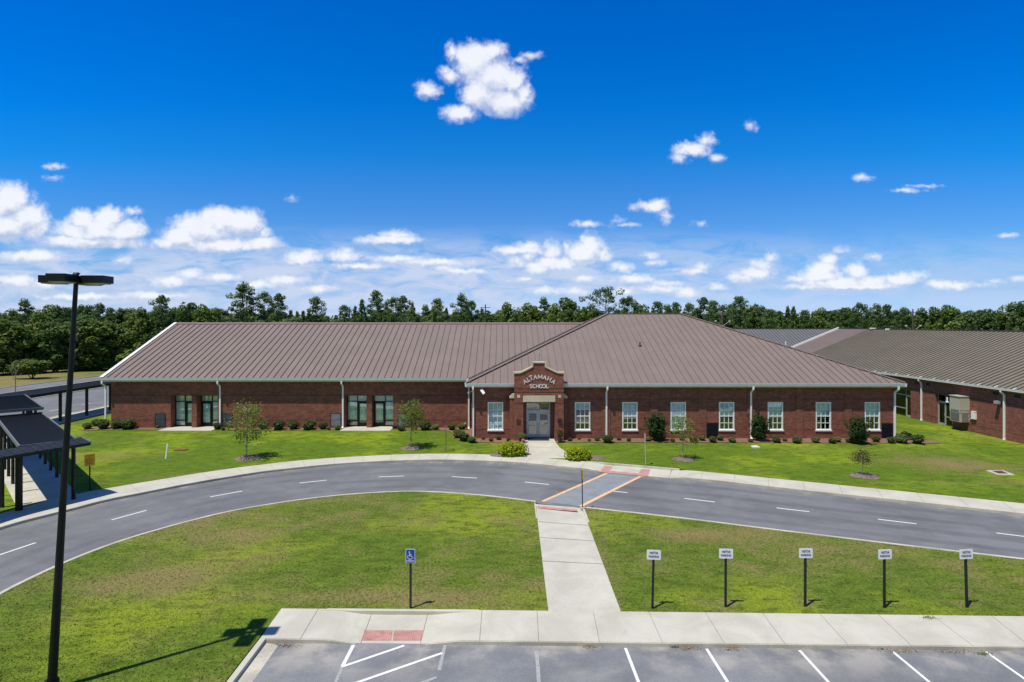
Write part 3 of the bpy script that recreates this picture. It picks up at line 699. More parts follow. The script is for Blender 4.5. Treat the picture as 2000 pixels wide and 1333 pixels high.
def ringbed(x, y, r, seed):
    rnd = random.Random(seed); b = MB(); n = 16
    ring = [(x+math.cos(2*math.pi*i/n)*r*rnd.uniform(.85, 1.12), y+math.sin(2*math.pi*i/n)*r*rnd.uniform(.85, 1.12)) for i in range(n)]
    c = len(b.v); z = float(hz(x, y))
    b.add([(px, py, float(hz(px, py))+.012) for px, py in ring] + [((px+x)/2, (py+y)/2, z+.1+rnd.uniform(0, .03)) for px, py in ring] + [(x, y, z+.09)],
          [(i, (i+1)%n, n+(i+1)%n, n+i) for i in range(n)] + [(n+i, n+(i+1)%n, 2*n) for i in range(n)])
    return tag(b.build('mulch', 'mulch_grey', smooth=True), kind='structure')
# roads and field far left
def drape(name, poly, z, mat): return sheet(name, poly, z, mat)
sheet('road', [(-60, -20), (-46.1, -20), (-46.1, 160), (-60, 160)], .075, 'asphalt')
sheet('road', [(-75.5, 20), (-69.6, 20), (-67.5, 150), (-73, 150)], .075, 'asphalt')
sheet('field', [(-330, 20), (-75.8, 20), (-73.4, 150), (-60, 420), (-330, 420)], .10, 'grass_field')
b = MB(); b.slab([(-46.25, -20), (-46.05, -20), (-46.05, 160), (-46.25, 160)], 0, .16); b.slab([(-60.2, -20), (-60, -20), (-60, 160), (-60.2, 160)], 0, .16)
b.slab([(-69.5, 20), (-69.3, 20), (-67.2, 150), (-67.4, 150)], 0, .16); b.slab([(-75.8, 20), (-75.6, 20), (-73.1, 150), (-73.3, 150)], 0, .16); struct(b.build('kerb', 'concrete_kerb'))
for y0 in (54.2, 58.9, 63.6, 68.4, 73.1): sheet('lane_marking', [(-49.85, y0), (-49.72, y0), (-49.72, y0+1.5), (-49.85, y0+1.5)], .085, 'paint_white')
b = MB(); s2 = .70711
def wp(t, n_): return (-t*s2 + n_*s2, t*s2 + n_*s2)           # covered-walk axes: t along back-left, n across
t = 39.6
while t < 68.2:
    P = [wp(t, 3.45), wp(t, 6.12), wp(t+1.88, 6.12), wp(t+1.88, 3.45)]; b.slab(P, 0, .128); t += 1.9
P = [wp(39.55, 3.45), wp(39.55, 6.12), wp(68, 6.12), wp(68, 3.45)]; b.add([(x, y, .118) for x, y in P], [(0,1,2,3)], 1)
b.slab([(-46.0, 46), (-42.6, 46), (-42.6, 90), (-46.0, 90)], 0, .131)
struct(b.build('path', ['concrete', 'joint']))

# ================================================================== school building
def wall_front(mb, x0, x1, z0, z1, y, holes, depth=.3, mi=0):
    xs = sorted({x0, x1, *[h[0] for h in holes], *[h[1] for h in holes]}); zs = sorted({z0, z1, *[h[2] for h in holes], *[h[3] for h in holes]})
    for a, b_ in zip(xs, xs[1:]):
        for c, d in zip(zs, zs[1:]):
            cx, cz = (a+b_)/2, (c+d)/2
            if any(h[0] < cx < h[1] and h[2] < cz < h[3] for h in holes): continue
            mb.quad((a, y, c), (b_, y, c), (b_, y, d), (a, y, d), mi)
    for h in holes:
        dp = h[4] if len(h) > 4 else depth; a, b_, c, d = h[:4]
        mb.quad((a, y, c), (a, y, d), (a, y+dp, d), (a, y+dp, c), mi); mb.quad((b_, y, c), (b_, y+dp, c), (b_, y+dp, d), (b_, y, d), mi)
        mb.quad((a, y, d), (b_, y, d), (b_, y+dp, d), (a, y+dp, d), mi); mb.quad((a, y, c), (a, y+dp, c), (b_, y+dp, c), (b_, y, c), mi)
SB = thing('school_building', 'long single-storey brick school with brown metal roofs and lettered entrance gable', 'building', (0, 47.85, .2))
YM, YL = 47.85, 52.25
WX = [967.6, 1137.8, 1230.3, 1324.7, 1419.3, 1514.5, 1608.3, 1704]
WX = [X(p, YM) for p in WX]; WZ0, WZ1, WW = .89, 3.22, 1.28
ALC = [(-30.0, -28.12), (-27.67, -25.8), (-14.32, -12.38), (-11.92, -10.0)]
w = MB()
holes = [(x-WW/2, x+WW/2, WZ0, WZ1, .2) for x in WX] + [(1.53, 4.09, -.2, 3.38, .4)]
wall_front(w, -2.5, 32.25, -.6, 4.9, YM, holes)
w.quad((-2.5, YM, -.6), (-2.5, YM, 4.9), (-2.5, YL+.1, 4.9), (-2.5, YL+.1, -.6)); w.quad((32.25, YM, -.6), (32.25, 75, -.6), (32.25, 75, 4.9), (32.25, YM, 4.9))
w.quad((32.25, 75, -.6), (-2.5, 75, -.6), (-2.5, 75, 4.9), (32.25, 75, 4.9))
for zc in (3.46, .97):
    xs = [-2.5] + sorted([v for x in WX for v in ((x-WW/2-.0, x+WW/2+.0))]) + [32.25]
    if zc > 3.3: w.box(-2.5, 1.1, YM-.006, YM+.05, zc-.035, zc+.035, 1); w.box(4.6, 32.25, YM-.006, YM+.05, zc-.035, zc+.035, 1)
    else:
        for a, c in zip(xs[::2], xs[1::2]):
            if a < 2.5 < c: w.box(a, 1.1, YM-.006, YM+.05, zc-.03, zc+.03, 1); w.box(4.6, c, YM-.006, YM+.05, zc-.03, zc+.03, 1)
            else: w.box(a, c, YM-.006, YM+.05, zc-.03, zc+.03, 1)
w.build('wall', ['brick', 'brick_course'], SB)
w = MB(); holes = [(a, c, .1, 3.2, .85) for a, c in ALC]
wall_front(w, -35.35, -2.5, -.3, 4.9, YL, holes)
for a, c in ALC: w.quad((a, YL+.85, .1), (c, YL+.85, .1), (c, YL+.85, 3.2), (a, YL+.85, 3.2))
w.add([(-35.35, YL, -.3), (-35.35, 75, -.3), (-35.35, 75, 4.9), (-35.35, 63.45, 9.55), (-35.35, YL, 4.9)], [(0, 4, 3, 2, 1)])
w.quad((-2.5, 75, -.3), (-35.35, 75, -.3), (-35.35, 75, 4.9), (-2.5, 75, 4.9))
for zc in (1.02, 3.24):
    cuts = [-35.35] + ([v for a in ALC for v in a] if zc < 2 else []) + [-2.5]
    for a, c in zip(cuts[::2], cuts[1::2]): w.box(a, c, YL-.006, YL+.05, zc-.03, zc+.03, 1)
w.build('wall', ['brick', 'brick_course'], SB)
# pilasters between the windows
for xa in [(WX[i]+WX[i+1])/2 for i in range(1, 7)]:
    b = MB(); b.box(xa-.31, xa+.31, YM-.045, YM+.02, -.5, 4.5); b.build('pilaster', 'brick', SB)
# stone blocks over the windows
for xa in WX:
    b = MB(); zz = Z(772.5, YM); b.box(xa-.14, xa+.14, YM-.012, YM+.05, zz-.13, zz+.13); b.build('stone_block', 'stone_dark', SB)
# roofs -------------------------------------------------------------
SL = 5/12.; NR = Vector((0, -SL, 1)).normalized()
EM, ZM, XL, XR, HH = 47.35, 4.82, -3.13, 32.67, 14.1
def rib_run(mb, p0, p1, w_, h_, nrm, mi=1):
    p0 = Vector(p0); p1 = Vector(p1); mb.bar(p0 + nrm*h_/2, p1 + nrm*h_/2, w_, h_, mi, up=nrm)
def main_roof():
    b = MB(); zr = ZM + SL*HH; yr = EM + HH; yb = EM + 2*HH
    A, B, C, D = (XL, EM, ZM), (XR, EM, ZM), (XR, yb, ZM), (XL, yb, ZM); E, Fp = (XL+HH, yr, zr), (XR-HH, yr, zr)
    b.add([A, B, C, D, E, Fp], [(0,1,5,4), (1,2,5), (2,3,4,5), (3,0,4), (0,3,2,1)])
    nf = Vector((0, -SL, 1)).normalized(); nl = Vector((-SL, 0, 1)).normalized(); nrr = Vector((SL, 0, 1)).normalized()
    x = XL + .35
    while x < XR - .2:
        a = min(x - XL, XR - x, HH) - .15
        if a > .2: rib_run(b, (x, EM+.02, ZM+SL*.02), (x, EM+a, ZM+SL*a), .035, .06, nf)
        x += .61
    y = EM + .4
    while y < yb - .2:
        a = min(y-EM, yb-y) - .15
        if a > .2:
            rib_run(b, (XL+.02, y, ZM), (XL+a, y, ZM+SL*a), .035, .06, nl); rib_run(b, (XR-.02, y, ZM), (XR-a, y, ZM+SL*a), .035, .06, nrr)
        y += .61
    r = b.build('roof', ['roof_brown', 'rib_dark'], SB)
    c = MB()
    for p, q in ((A, E), (B, Fp), (E, Fp)):
        p = Vector(p); q = Vector(q); c.bar(p + Vector((0,0,.07)), q + Vector((0,0,.07)), .30, .06)
    for p, q in ((D, E), (C, Fp)): c.bar(Vector(p)+Vector((0,0,.07)), Vector(q)+Vector((0,0,.07)), .3, .06)
    c.build('ridge_cap', 'roof_brown', r)
    v = MB(); p = Vector((X(1250, 54.0), 54.0, ZM + SL*(54-EM))); v.tube([p, p+Vector((0,0,.32))], .05); v.tube([p+Vector((0,0,.30)), p+Vector((0,0,.36))], .09); v.tube([p-Vector((0,0,.03)), p+Vector((0,0,.08))], .16)
    v.build('roof_vent', 'panel_dark', r)
    v = MB(); p = Vector((X(1052.7, 49), 49.0, ZM+SL*(49-EM))); v.tube([p, p+Vector((0,0,1.62))], .035); v.tube([p+Vector((0,0,1.5)), p+Vector((0,0,1.68))], .06); v.build('roof_vent', 'alu', r)
main_roof()
EL, ZL, XW = 51.75, 4.84, -35.93
def left_roof():
    b = MB(); hs = 11.72; zr = ZL + SL*hs; yr = EL + hs; n = Vector((0, -SL, 1)).normalized()
    vx = lambda y: XL + (ZL + SL*(y-EL) - ZM)/SL
    b.add([(XW, EL, ZL), (vx(EL)+.1, EL, ZL), (vx(yr)+.1, yr, zr), (XW, yr, zr), (XW, yr+hs, ZL), (vx(EL)+.1, yr+hs, ZL), (XW+.3, EL+.1, ZL-.15), (XW+.3, yr+hs-.1, ZL-.15)],
          [(0,1,2,3), (3,2,5,4)])
    x = XW + .55
    while x < vx(yr) - .2:
        y0 = EL + .02 if x < vx(EL)-.05 else EL + (x - vx(EL)) + .25
        rib_run(b, (x, y0, ZL+SL*(y0-EL)), (x, yr-.15, ZL+SL*(yr-.15-EL)), .045, .075, n); x += .617
    r = b.build('roof', ['roof_brown', 'rib_dark'], SB)
    c = MB(); c.bar((XW, yr-.16, zr-.02), (vx(yr), yr-.16, zr-.02), .36, .07, up=n); c.bar((XW, yr+.16, zr-.02), (vx(yr), yr+.16, zr-.02), .36, .07, up=Vector((0, SL, 1)))
    c.build('ridge_cap', 'roof_brown', r)
    t = MB()
    t.bar((XW-.04, EL-.05, ZL-.08), (XW-.04, yr, zr-.08), .10, .34, up=n); t.bar((XW-.04, yr+hs, ZL-.08), (XW-.04, yr, zr-.08), .10, .34, up=Vector((0, SL, 1)))
    t.bar((XW+.06, EL+.0, ZL+.07), (XW+.06, yr, zr+.07), .24, .05, up=n)
    t.build('rake_trim', 'white_trim', SB)
    s = MB(); s.add([(XW, EL+.02, ZL-.12), (-35.3, EL+.02, ZL-.12), (-35.3, yr, zr-.12), (XW, yr, zr-.12)], [(3,2,1,0)]); s.build('soffit', 'soffit', SB)
left_roof()
def gutter(mb, p0, p1, out, h_=.3, d_=.15):
    p0 = Vector(p0); p1 = Vector(p1); o = Vector(out)      # ogee profile, outer face towards out
    prof = [(0, 0), (0, -.05), (-.015, -.07), (-.015, -.16), (-.05, -h_), (-d_-.02, -h_), (-d_-.02, -.01), (-.03, -.03), (-.02, 0)]
    n = len(prof); vs = [p + o*a + Vector((0, 0, c)) for p in (p0, p1) for a, c in prof]
    mb.add(vs, [(i, (i+1)%n, n+(i+1)%n, n+i) for i in range(n)] + [tuple(range(n))[::-1], tuple(range(n, 2*n))])
g = MB(); gutter(g, (XL-.02, EM-.1, ZM), (.80, EM-.1, ZM), (0,-1,0)); gutter(g, (4.80, EM-.1, ZM), (XR+.1, EM-.1, ZM), (0,-1,0)); g.build('gutter', 'gutter_white', SB)
g = MB(); gutter(g, (XL-.1, EL-.1, ZM), (XL-.1, EM-.1, ZM), (-1,0,0)); g.build('gutter', 'gutter_white', SB)
g = MB(); gutter(g, (XW-.02, EL-.1, ZL), (XL-.12, EL-.1, ZL), (0,-1,0)); g.build('gutter', 'gutter_white', SB)
g = MB(); gutter(g, (XR+.1, EM-.1, ZM), (XR+.1, 75, ZM), (1,0,0)); g.build('gutter', 'gutter_white', SB)
s = MB(); s.box(XL+.05, .80, EM+.0, YM-.004, ZM-.34, ZM-.26); s.box(4.8, XR-.02, EM+.0, YM-.004, ZM-.34, ZM-.26); s.box(32.26, XR, EM+.02, 75, ZM-.34, ZM-.26); s.box(XW+.02, XL, EL+.0, YL-.004, ZL-.34, ZL-.26); s.build('soffit', 'soffit', SB)
def downspout(parent, x, ywall, ygut, ztop, zbot, boot=False, axis='y'):
    b = MB(); r = .055
    pts = [(x, ygut, ztop), (x, ygut, ztop-.22), (x, ywall, ztop-.5), (x, ywall, zbot+.12), (x, ywall-.16, zbot)]
    if axis == 'x': pts = [(ygut, x, ztop), (ygut, x, ztop-.2), (ywall, x, ztop-.42), (ywall, x, zbot+.1), (ywall, x, zbot)]
    for p, q in zip(pts, pts[1:]): b.bar(p, q, .13, .11, up=(0, -1, .001) if axis == 'y' else (-1, 0, .001))
    if boot: b.tube([(ywall, x, zbot-.05), (ywall, x, zbot+.22)], .11, 10)
    return b.build('downspout', 'white_trim', parent)
for px in (205.7, 429.5, 669.5): downspout(SB, X(px, YL-.1), YL-.07, EL-.04, ZL-.28, .3)
downspout(SB, X(915.5, YL-.1), YL-.07, EL-.04, ZL-.28, .25)
for px in (924.3, 1184.5, 1467, 1752): downspout(SB, min(X(px, YM-.1), 32.1), YM-.07, EM-.04, ZM-.28, .2)
# windows: white frame with twelve lights, glass, blind or dark room behind
def window(parent, x, y, z0, z1, w_, lit=0):
    f = MB(); yo = y + .05; t = .11
    f.box(x-w_/2, x-w_/2+t, yo-.04, yo+.06, z0, z1); f.box(x+w_/2-t, x+w_/2, yo-.04, yo+.06, z0, z1)
    f.box(x-w_/2+t, x+w_/2-t, yo-.04, yo+.06, z1-t, z1); f.box(x-w_/2+t, x+w_/2-t, yo-.04, yo+.06, z0, z0+t)
    zm = (z0+z1)/2; f.box(x-w_/2+t, x+w_/2-t, yo-.02, yo+.05, zm-.035, zm+.035)
    o = f.build('window', 'white_trim', parent)
    m = MB(); wi = w_-2*t
    for k in (1, 2): m.box(x-wi/2+wi*k/3-.022, x-wi/2+wi*k/3+.022, yo-.006, yo+.03, z0+t, z1-t)
    for zz in ((z0+zm)/2+.02, (z1+zm)/2-.02): m.box(x-wi/2, x+wi/2, yo-.009, yo+.03, zz-.02, zz+.02)
    m.build('glazing_bar', 'white_trim', o)
    p = MB(); p.quad((x-wi/2, yo+.02, z0+t), (x+wi/2, yo+.02, z0+t), (x+wi/2, yo+.02, z1-t), (x-wi/2, yo+.02, z1-t)); p.build('pane', 'glass', o)
    s_ = MB(); s_.box(x-w_/2-.04, x+w_/2+.04, y-.07, y+.02, z0-.06, z0+.05); s_.build('sill', 'white_trim', o)
    r = MB(); r.quad((x-w_/2, y+.9, z0), (x+w_/2, y+.9, z0), (x+w_/2, y+.9, z1), (x-w_/2, y+.9, z1))
    r.quad((x-w_/2, y+.2, z0), (x-w_/2, y+.9, z0), (x-w_/2, y+.9, z1), (x-w_/2, y+.2, z1)); r.quad((x+w_/2, y+.2, z0), (x+w_/2, y+.9, z0), (x+w_/2, y+.9, z1), (x+w_/2, y+.2, z1))
    r.quad((x-w_/2, y+.2, z1), (x+w_/2, y+.2, z1), (x+w_/2, y+.9, z1), (x-w_/2, y+.9, z1)); r.quad((x-w_/2, y+.2, z0), (x+w_/2, y+.2, z0), (x+w_/2, y+.9, z0), (x-w_/2, y+.9, z0))
    r.build('room_lining', 'interior', o)
    if lit:
        bl = MB(); zb = z0+t if lit > .99 else z1-t-(z1-z0-2*t)*lit; z = z1-t
        while z > zb: bl.bar((x-wi/2+.01, yo+.10, z-.02), (x+wi/2-.01, yo+.10, z-.02), .012, .048, up=(0, .5, 1)); z -= .05
        bl.build('blind', 'blind', o)
for x, lt in zip(WX, (1., .25, .5, 1., .5, .55, .5, .5)): window(SB, x, YM, WZ0, WZ1, WW, lt)
# paired doors in the alcoves of the left wing
def alcove(parent, x0, x1, flip):
    y = YL + .78; z0, z1 = .335, 3.2; W_ = x1-x0; sd = x0 + W_*.48 if not flip else x0 + W_*.55
    f = MB(); t = .06
    for xx in (x0+.03, sd, x1-.03): f.box(xx-t/2, xx+t/2, y-.05, y+.05, z0, z1)
    for zz in (z1-.03, 2.58): f.box(x0+.06, x1-.06, y-.045, y+.045, zz-.035, zz+.035)
    sl = (x0, sd) if not flip else (sd, x1); dr = (sd, x1) if not flip else (x0, sd)
    f.box(sl[0]+.06, sl[1]-.03, y-.045, y+.045, .82, .90); f.box(sl[0]+.06, sl[1]-.03, y-.045, y+.045, z0, z0+.08)
    o = f.build('door_frame', 'door_dark', parent)
    d = MB(); a, c = dr[0]+.05, dr[1]-.05
    d.box(a, a+.14, y-.03, y+.03, z0+.01, 2.54); d.box(c-.14, c, y-.03, y+.03, z0+.01, 2.54); d.box(a+.14, c-.14, y-.03, y+.03, z0+.01, z0+.33); d.box(a+.14, c-.14, y-.03, y+.03, 2.38, 2.54)
    d.build('door', 'door_dark', o)
    hd = MB(); hx = a+.07 if not flip else c-.07; hd.bar((hx, y-.06, 1.25), (hx, y-.06, 1.6), .035, .035, up=(0, 1, 0)); hd.box(hx-.02, hx+.02, y-.06, y-.03, 1.4, 1.44); hd.build('handle', 'bronze', o)
    p = MB(); p.quad((x0+.05, y+.01, z0), (x1-.05, y+.01, z0), (x1-.05, y+.01, z1-.05), (x0+.05, y+.01, z1-.05)); p.build('pane', 'glass', o)
    c_ = MB(); n = 40; zc0 = z0 if not (x0 > -15) else z0+.5
    pts = [(x0+.05+(x1-x0-.1)*i/n, y+.06+.012*math.sin(i*1.9)) for i in range(n+1)]
    for q, r_ in zip(pts, pts[1:]): c_.quad((*q, zc0), (*r_, zc0), (*r_, z1-.08), (*q, z1-.08))
    c_.build('curtain', 'curtain', o)
for (a, c), fl in zip(ALC, (0, 1, 0, 1)): alcove(SB, a, c, fl)
# louvres and dark panels
def louver(x0, x1, z0, z1, y, mat, slats=True):
    b = MB(); b.box(x0, x0+.05, y-.04, y+.02, z0, z1); b.box(x1-.05, x1, y-.04, y+.02, z0, z1); b.box(x0+.05, x1-.05, y-.04, y+.02, z1-.05, z1); b.box(x0+.05, x1-.05, y-.04, y+.02, z0, z0+.05)
    b.build('louver_frame', 'panel_dark', SB) if False else None
    zz = z0+.09
    while zz < z1-.06: b.bar((x0+.05, y-.012, zz), (x1-.05, y-.012, zz), .06, .008, 1, up=(0, .6, 1)); zz += .062
    b.box(x0+.05, x1-.05, y-.006, y+.02, z0+.05, z1-.05, 1)
    b.build('louver', ['panel_dark', mat], SB)
louver(-31.4, -30.47, .36, 1.6, YL, 'louver'); louver(-25.35, -24.45, .36, 1.6, YL, 'louver'); louver(-15.62, -14.68, .36, 1.62, YL, 'louver_pale'); louver(-9.57, -8.6, .36, 1.6, YL, 'louver_pale')
louver(16.62, 17.6, .2, 1.52, YM, 'panel_dark'); louver(31.05, 31.98, .0, 1.50, YM, 'panel_dark')
# small fixtures
b = MB(); p = Vector((X(942.7, 47.5), 47.5, Z(765, 47.5))); b.box(p.x-.05, p.x+.05, 47.55, YM+.01, p.z-.06, p.z+.05)
b.bar(p+Vector((-.13,-.05,.17)), p+Vector((.13,-.2,-.17)), .22, .13, up=(0, -1, .3)); b.build('floodlight', 'white_trim', SB)
b = MB(); b.box(-2.95, -2.5, 48.5, 48.62, 3.95, 4.02); b.ball((-2.95, 48.5, 3.9), .1, .1, .13); b.build('security_camera', 'white_trim', SB)
b = MB(); q = Vector((X(908, YL), YL-.04, Z(829, YL))); b.box(q.x-.07, q.x+.07, YL-.1, YL, q.z-.1, q.z+.1); b.build('wall_outlet', 'white_trim', SB)
# ------------------------------------------------------------------ entrance portico
def portico():
    y0, y1 = 46.9, 47.35; xl, xr = .81, 4.79; xc = 2.8; zs, zt = 5.77, 6.6
    def curve(sgn):
        pts = []
        for px, py in ((1015.5, 727), (1022, 724.5), (1030, 720.5), (1037, 717), (1040, 715.3)): pts.append((X(px, y0), Z(py, y0)))
        return pts
    left = [(xl, zs)] + curve(-1) + [(X(1040, y0), zt), ]
    left = [(xl, Z(727.5, y0))] + curve(-1) + [(X(1040, y0)+.0, zt)]
    right = [(2*xc - x, z) for x, z in left][::-1]
    prof = left + right
    p = MB()
    # front face: piers, spandrel above the opening
    ox0, ox1, oz = 1.53, 4.09, 3.38
    p.box(xl, ox0, y0, YM+.01, -.3, oz); p.box(ox1, xr, y0, YM+.01, -.3, oz)
    poly = [(xl, oz), (xr, oz)] + [(x, z-.1) for x, z in right[::1]][::-1][::-1]
    body = [(xl, oz), (xr, oz)] + [(x, z-.10) for x, z in right[::-1]][::-1]
    body = [(xl, oz), (xr, oz)] + [(x, z-.10) for x, z in (left + right)[::-1]]
    p.prism(body, y0, y1); p.box(xl, xr, y1-.01, 49.2, oz, ZM+.6)
    for z0_, z1_ in ((4.42, 4.49), (4.14, 4.20), (3.22, 3.30)):
        if z0_ > 3.4: p.box(xl-.012, xr+.012, y0-.014, y1, z0_, z1_, 1)
        else: p.box(xl-.012, ox0, y0-.014, y1, z0_, z1_, 1); p.box(ox1, xr+.012, y0-.014, y1, z0_, z1_, 1)
    # low buttresses either side
    for a, c in ((xl-.36, xl), (xr, xr+.30)): p.box(a, c, 47.25, YM+.01, -.3, 3.62)
    o = p.build('portico', ['brick', 'brick_course'], SB)
    # coping
    c = MB(); top = left + right
    for (xa, za), (xb, zb) in zip(top, top[1:]):
        if abs(xb-xa) < 1e-3: continue
        c.add([(xa, y0-.06, za-.11), (xb, y0-.06, zb-.11), (xb, y1+.06, zb-.11), (xa, y1+.06, za-.11), (xa, y0-.06, za+.0), (xb, y0-.06, zb+.0), (xb, y1+.06, zb+.0), (xa, y1+.06, za+.0)],
              [(0,3,2,1),(4,5,6,7),(0,1,5,4),(1,2,6,5),(2,3,7,6),(3,0,4,7)])
    xa = X(1040, y0); zb = Z(715.3, y0)
    for xx in (xa, 2*xc-xa): c.box(xx-.06, xx+.06, y0-.062, y1+.062, zb-.1, zt)
    c.box(xl-.06, xl+.02, y0-.06, y1+.06, zs-.12, zs-.002); c.box(xr-.02, xr+.06, y0-.06, y1+.06, zs-.12, zs-.002)
    c.build('coping', 'stone', o)
    l = MB(); l.box(ox0-.02, ox1+.02, y0-.03, y0+.3, oz-.02, 3.87); l.build('lintel', 'stone', o)
    for a, c_ in ((xl-.40, xl-.002), (xr+.002, xr+.34)):
        s = MB(); inn = c_ if a < 2 else a; outx = a if a < 2 else c_
        s.prism([(outx, 3.62), (inn, 3.62), (inn, 3.98), ((inn*.7+outx*.3), 3.98), (outx, 3.74)] if a < 2 else [(inn, 3.62), (outx, 3.62), (outx, 3.74), ((inn*.7+outx*.3), 3.98), (inn, 3.98)], 47.2, YM-.005); s.build('buttress_cap', 'stone', o)
    for px in (1013, 1093): s = MB(); x = X(px, y0); zz = Z(774.5, y0); s.box(x-.12, x+.12, y0-.012, y0+.05, zz-.12, zz+.12); s.build('stone_block', 'stone', o)
    s = MB(); s.box(X(1008.7, y0), X(1016.6, y0), y0-.03, y0, Z(829.4, y0), Z(819.4, y0)); s.build('plaque', 'bronze', o)
    s = MB(); s.box(X(1089, y0), X(1096.5, y0), y0-.12, y0, Z(825, y0), Z(819.5, y0)); s.prism([(X(1089, y0), Z(819.5, y0)), (X(1096.5, y0), Z(819.5, y0)), (X(1096.5, y0)-.03, Z(818.2, y0)), (X(1089, y0)+.03, Z(818.2, y0))], y0-.11, y0); s.build('mailbox', 'panel_dark', o)
    # lettering: raised serif capitals
    T = MB(); hgt = .33; st = .052
    def glyph(ch, cx, cz, ang, h, wd):
        def tr(x, z): c_, s_ = math.cos(ang), math.sin(ang); return (cx + x*c_ - z*s_, cz + x*s_ + z*c_)
        def seg(a, b_, t=st):
            a = Vector(a); b_ = Vector(b_); d = (b_-a).normalized(); n = Vector((-d.y, d.x))*t/2
            pts = [a-n, b_-n, b_+n, a+n]; T.prism([tr(q.x, q.y) for q in pts], y0-.05, y0-.004)
        def arc(x, z, rx, rz, a0, a1, n=12):
            P = [(x+rx*math.cos(R(a0+(a1-a0)*i/n)), z+rz*math.sin(R(a0+(a1-a0)*i/n))) for i in range(n+1)]
            for i, (q, r_) in enumerate(zip(P, P[1:])):
                seg(q, r_, st*(.75+.4*abs(math.cos(R(a0+(a1-a0)*(i+.5)/n)))))
        w2, h2 = wd/2, h/2; sf = .03
        if ch == 'A': seg((-w2, -h2), (0, h2), st*.8); seg((w2, -h2), (0, h2), st*1.15); seg((-w2*.55, -h2*.25), (w2*.55, -h2*.25), st*.6); seg((-w2-sf, -h2), (-w2+sf, -h2), st*.5); seg((w2-sf, -h2), (w2+sf, -h2), st*.5)
        if ch == 'L': seg((-w2*.6, -h2), (-w2*.6, h2)); seg((-w2*.9, -h2), (w2, -h2), st*.7); seg((w2, -h2), (w2, -h2*.4), st*.6); seg((-w2, h2), (-w2*.2, h2), st*.5)
        if ch == 'T': seg((0, -h2), (0, h2)); seg((-w2, h2), (w2, h2), st*.7); seg((-w2, h2), (-w2, h2*.5), st*.5); seg((w2, h2), (w2, h2*.5), st*.5); seg((-sf*1.6, -h2), (sf*1.6, -h2), st*.5)
        if ch == 'M': seg((-w2, -h2), (-w2, h2), st*.8); seg((w2, -h2), (w2, h2)); seg((-w2, h2), (0, -h2*.8), st); seg((w2, h2), (0, -h2*.8), st*.7)
        if ch == 'H': seg((-w2*.8, -h2), (-w2*.8, h2)); seg((w2*.8, -h2), (w2*.8, h2)); seg((-w2*.8, 0), (w2*.8, 0), st*.85); [seg((s_*w2*.8-sf*1.1, e), (s_*w2*.8+sf*1.1, e), st*.35) for s_ in (-1, 1) for e in (-h2, h2)]
        if ch == 'O': arc(0, 0, w2*.9, h2, 0, 360, 18)
        if ch == 'C': arc(0, 0, w2*.9, h2, 45, 315, 14)
        if ch == 'S': arc(0, h2*.5, w2*.75, h2*.5, 40, 270, 9); arc(0, -h2*.5, w2*.75, h2*.5, 90, -140, 9)
    pos = [(880,400),(921,374),(953,353),(1003,345),(1060,340),(1115,350),(1170,368),(1218,400)]
    for ch, (a, c_) in zip('ALTAMAHA', pos):
        x = X(880 + a/6.06, y0); z = Z(680 + c_/6.06, y0); ang = -(x-xc)*.52
        glyph(ch, x, z, ang, hgt, {'M': .30, 'A': .24, 'L': .2, 'T': .24, 'H': .29}[ch])
    for i, ch in enumerate('SCHOOL'):
        x = X(880 + (952, 990, 1029, 1069, 1106, 1142)[i]/6.06, y0); glyph(ch, x, Z(680+453/6.06, y0), 0, .28, {'S': .20, 'C': .24, 'H': .25, 'O': .26, 'L': .2}[ch])
    T.build('lettering', 'white_trim', o)
    # doors
    yd = 48.22; xa, xb = 1.83, 3.79; z0, zt_ = .225, 3.13; zd = 2.42
    f = MB(); t = .07
    for x in (xa, xb-t): f.box(x, x+t, yd-.06, yd+.06, z0, zt_)
    f.box(xa+t, xb-t, yd-.06, yd+.06, zt_-t, zt_); f.box(xa+t, xb-t, yd-.06, yd+.06, zd, zd+.1)
    fr = f.build('door_frame', 'door_grey', SB)
    xm = (xa+xb)/2
    for a, c_ in ((xa+t, xm-.01), (xm+.01, xb-t)):
        d = MB(); s_ = .13
        d.box(a, a+s_, yd-.03, yd+.03, z0+.02, zd); d.box(c_-s_, c_, yd-.03, yd+.03, z0+.02, zd); d.box(a+s_, c_-s_, yd-.03, yd+.03, z0+.02, z0+.28); d.box(a+s_, c_-s_, yd-.03, yd+.03, zd-.18, zd)
        d.box(a+s_, c_-s_, yd-.045, yd+.03, 1.20, 1.26)
        d.build('door', 'door_grey', fr)
    hd = MB(); hd.bar((xm-.06, yd-.09, 1.1), (xm-.06, yd-.09, 1.45), .03, .03, up=(0,1,0)); hd.bar((xm+.06, yd-.09, 1.1), (xm+.06, yd-.09, 1.45), .03, .03, up=(0,1,0)); hd.build('handle', 'alu', fr)
    g_ = MB(); g_.quad((xa+.05, yd, z0+.1), (xb-.05, yd, z0+.1), (xb-.05, yd, zt_-.05), (xa+.05, yd, zt_-.05)); g_.build('pane', 'glass', fr)
    for a, c_, z_, z2 in ((xa+.25, xa+.5, 1.36, 1.58), (xm+.2, xm+.48, 1.32, 1.56)):
        n_ = MB(); n_.quad((a, yd-.012, z_), (c_, yd-.012, z_), (c_, yd-.012, z2), (a, yd-.012, z2)); n_.build('notice', 'sign_white', fr)
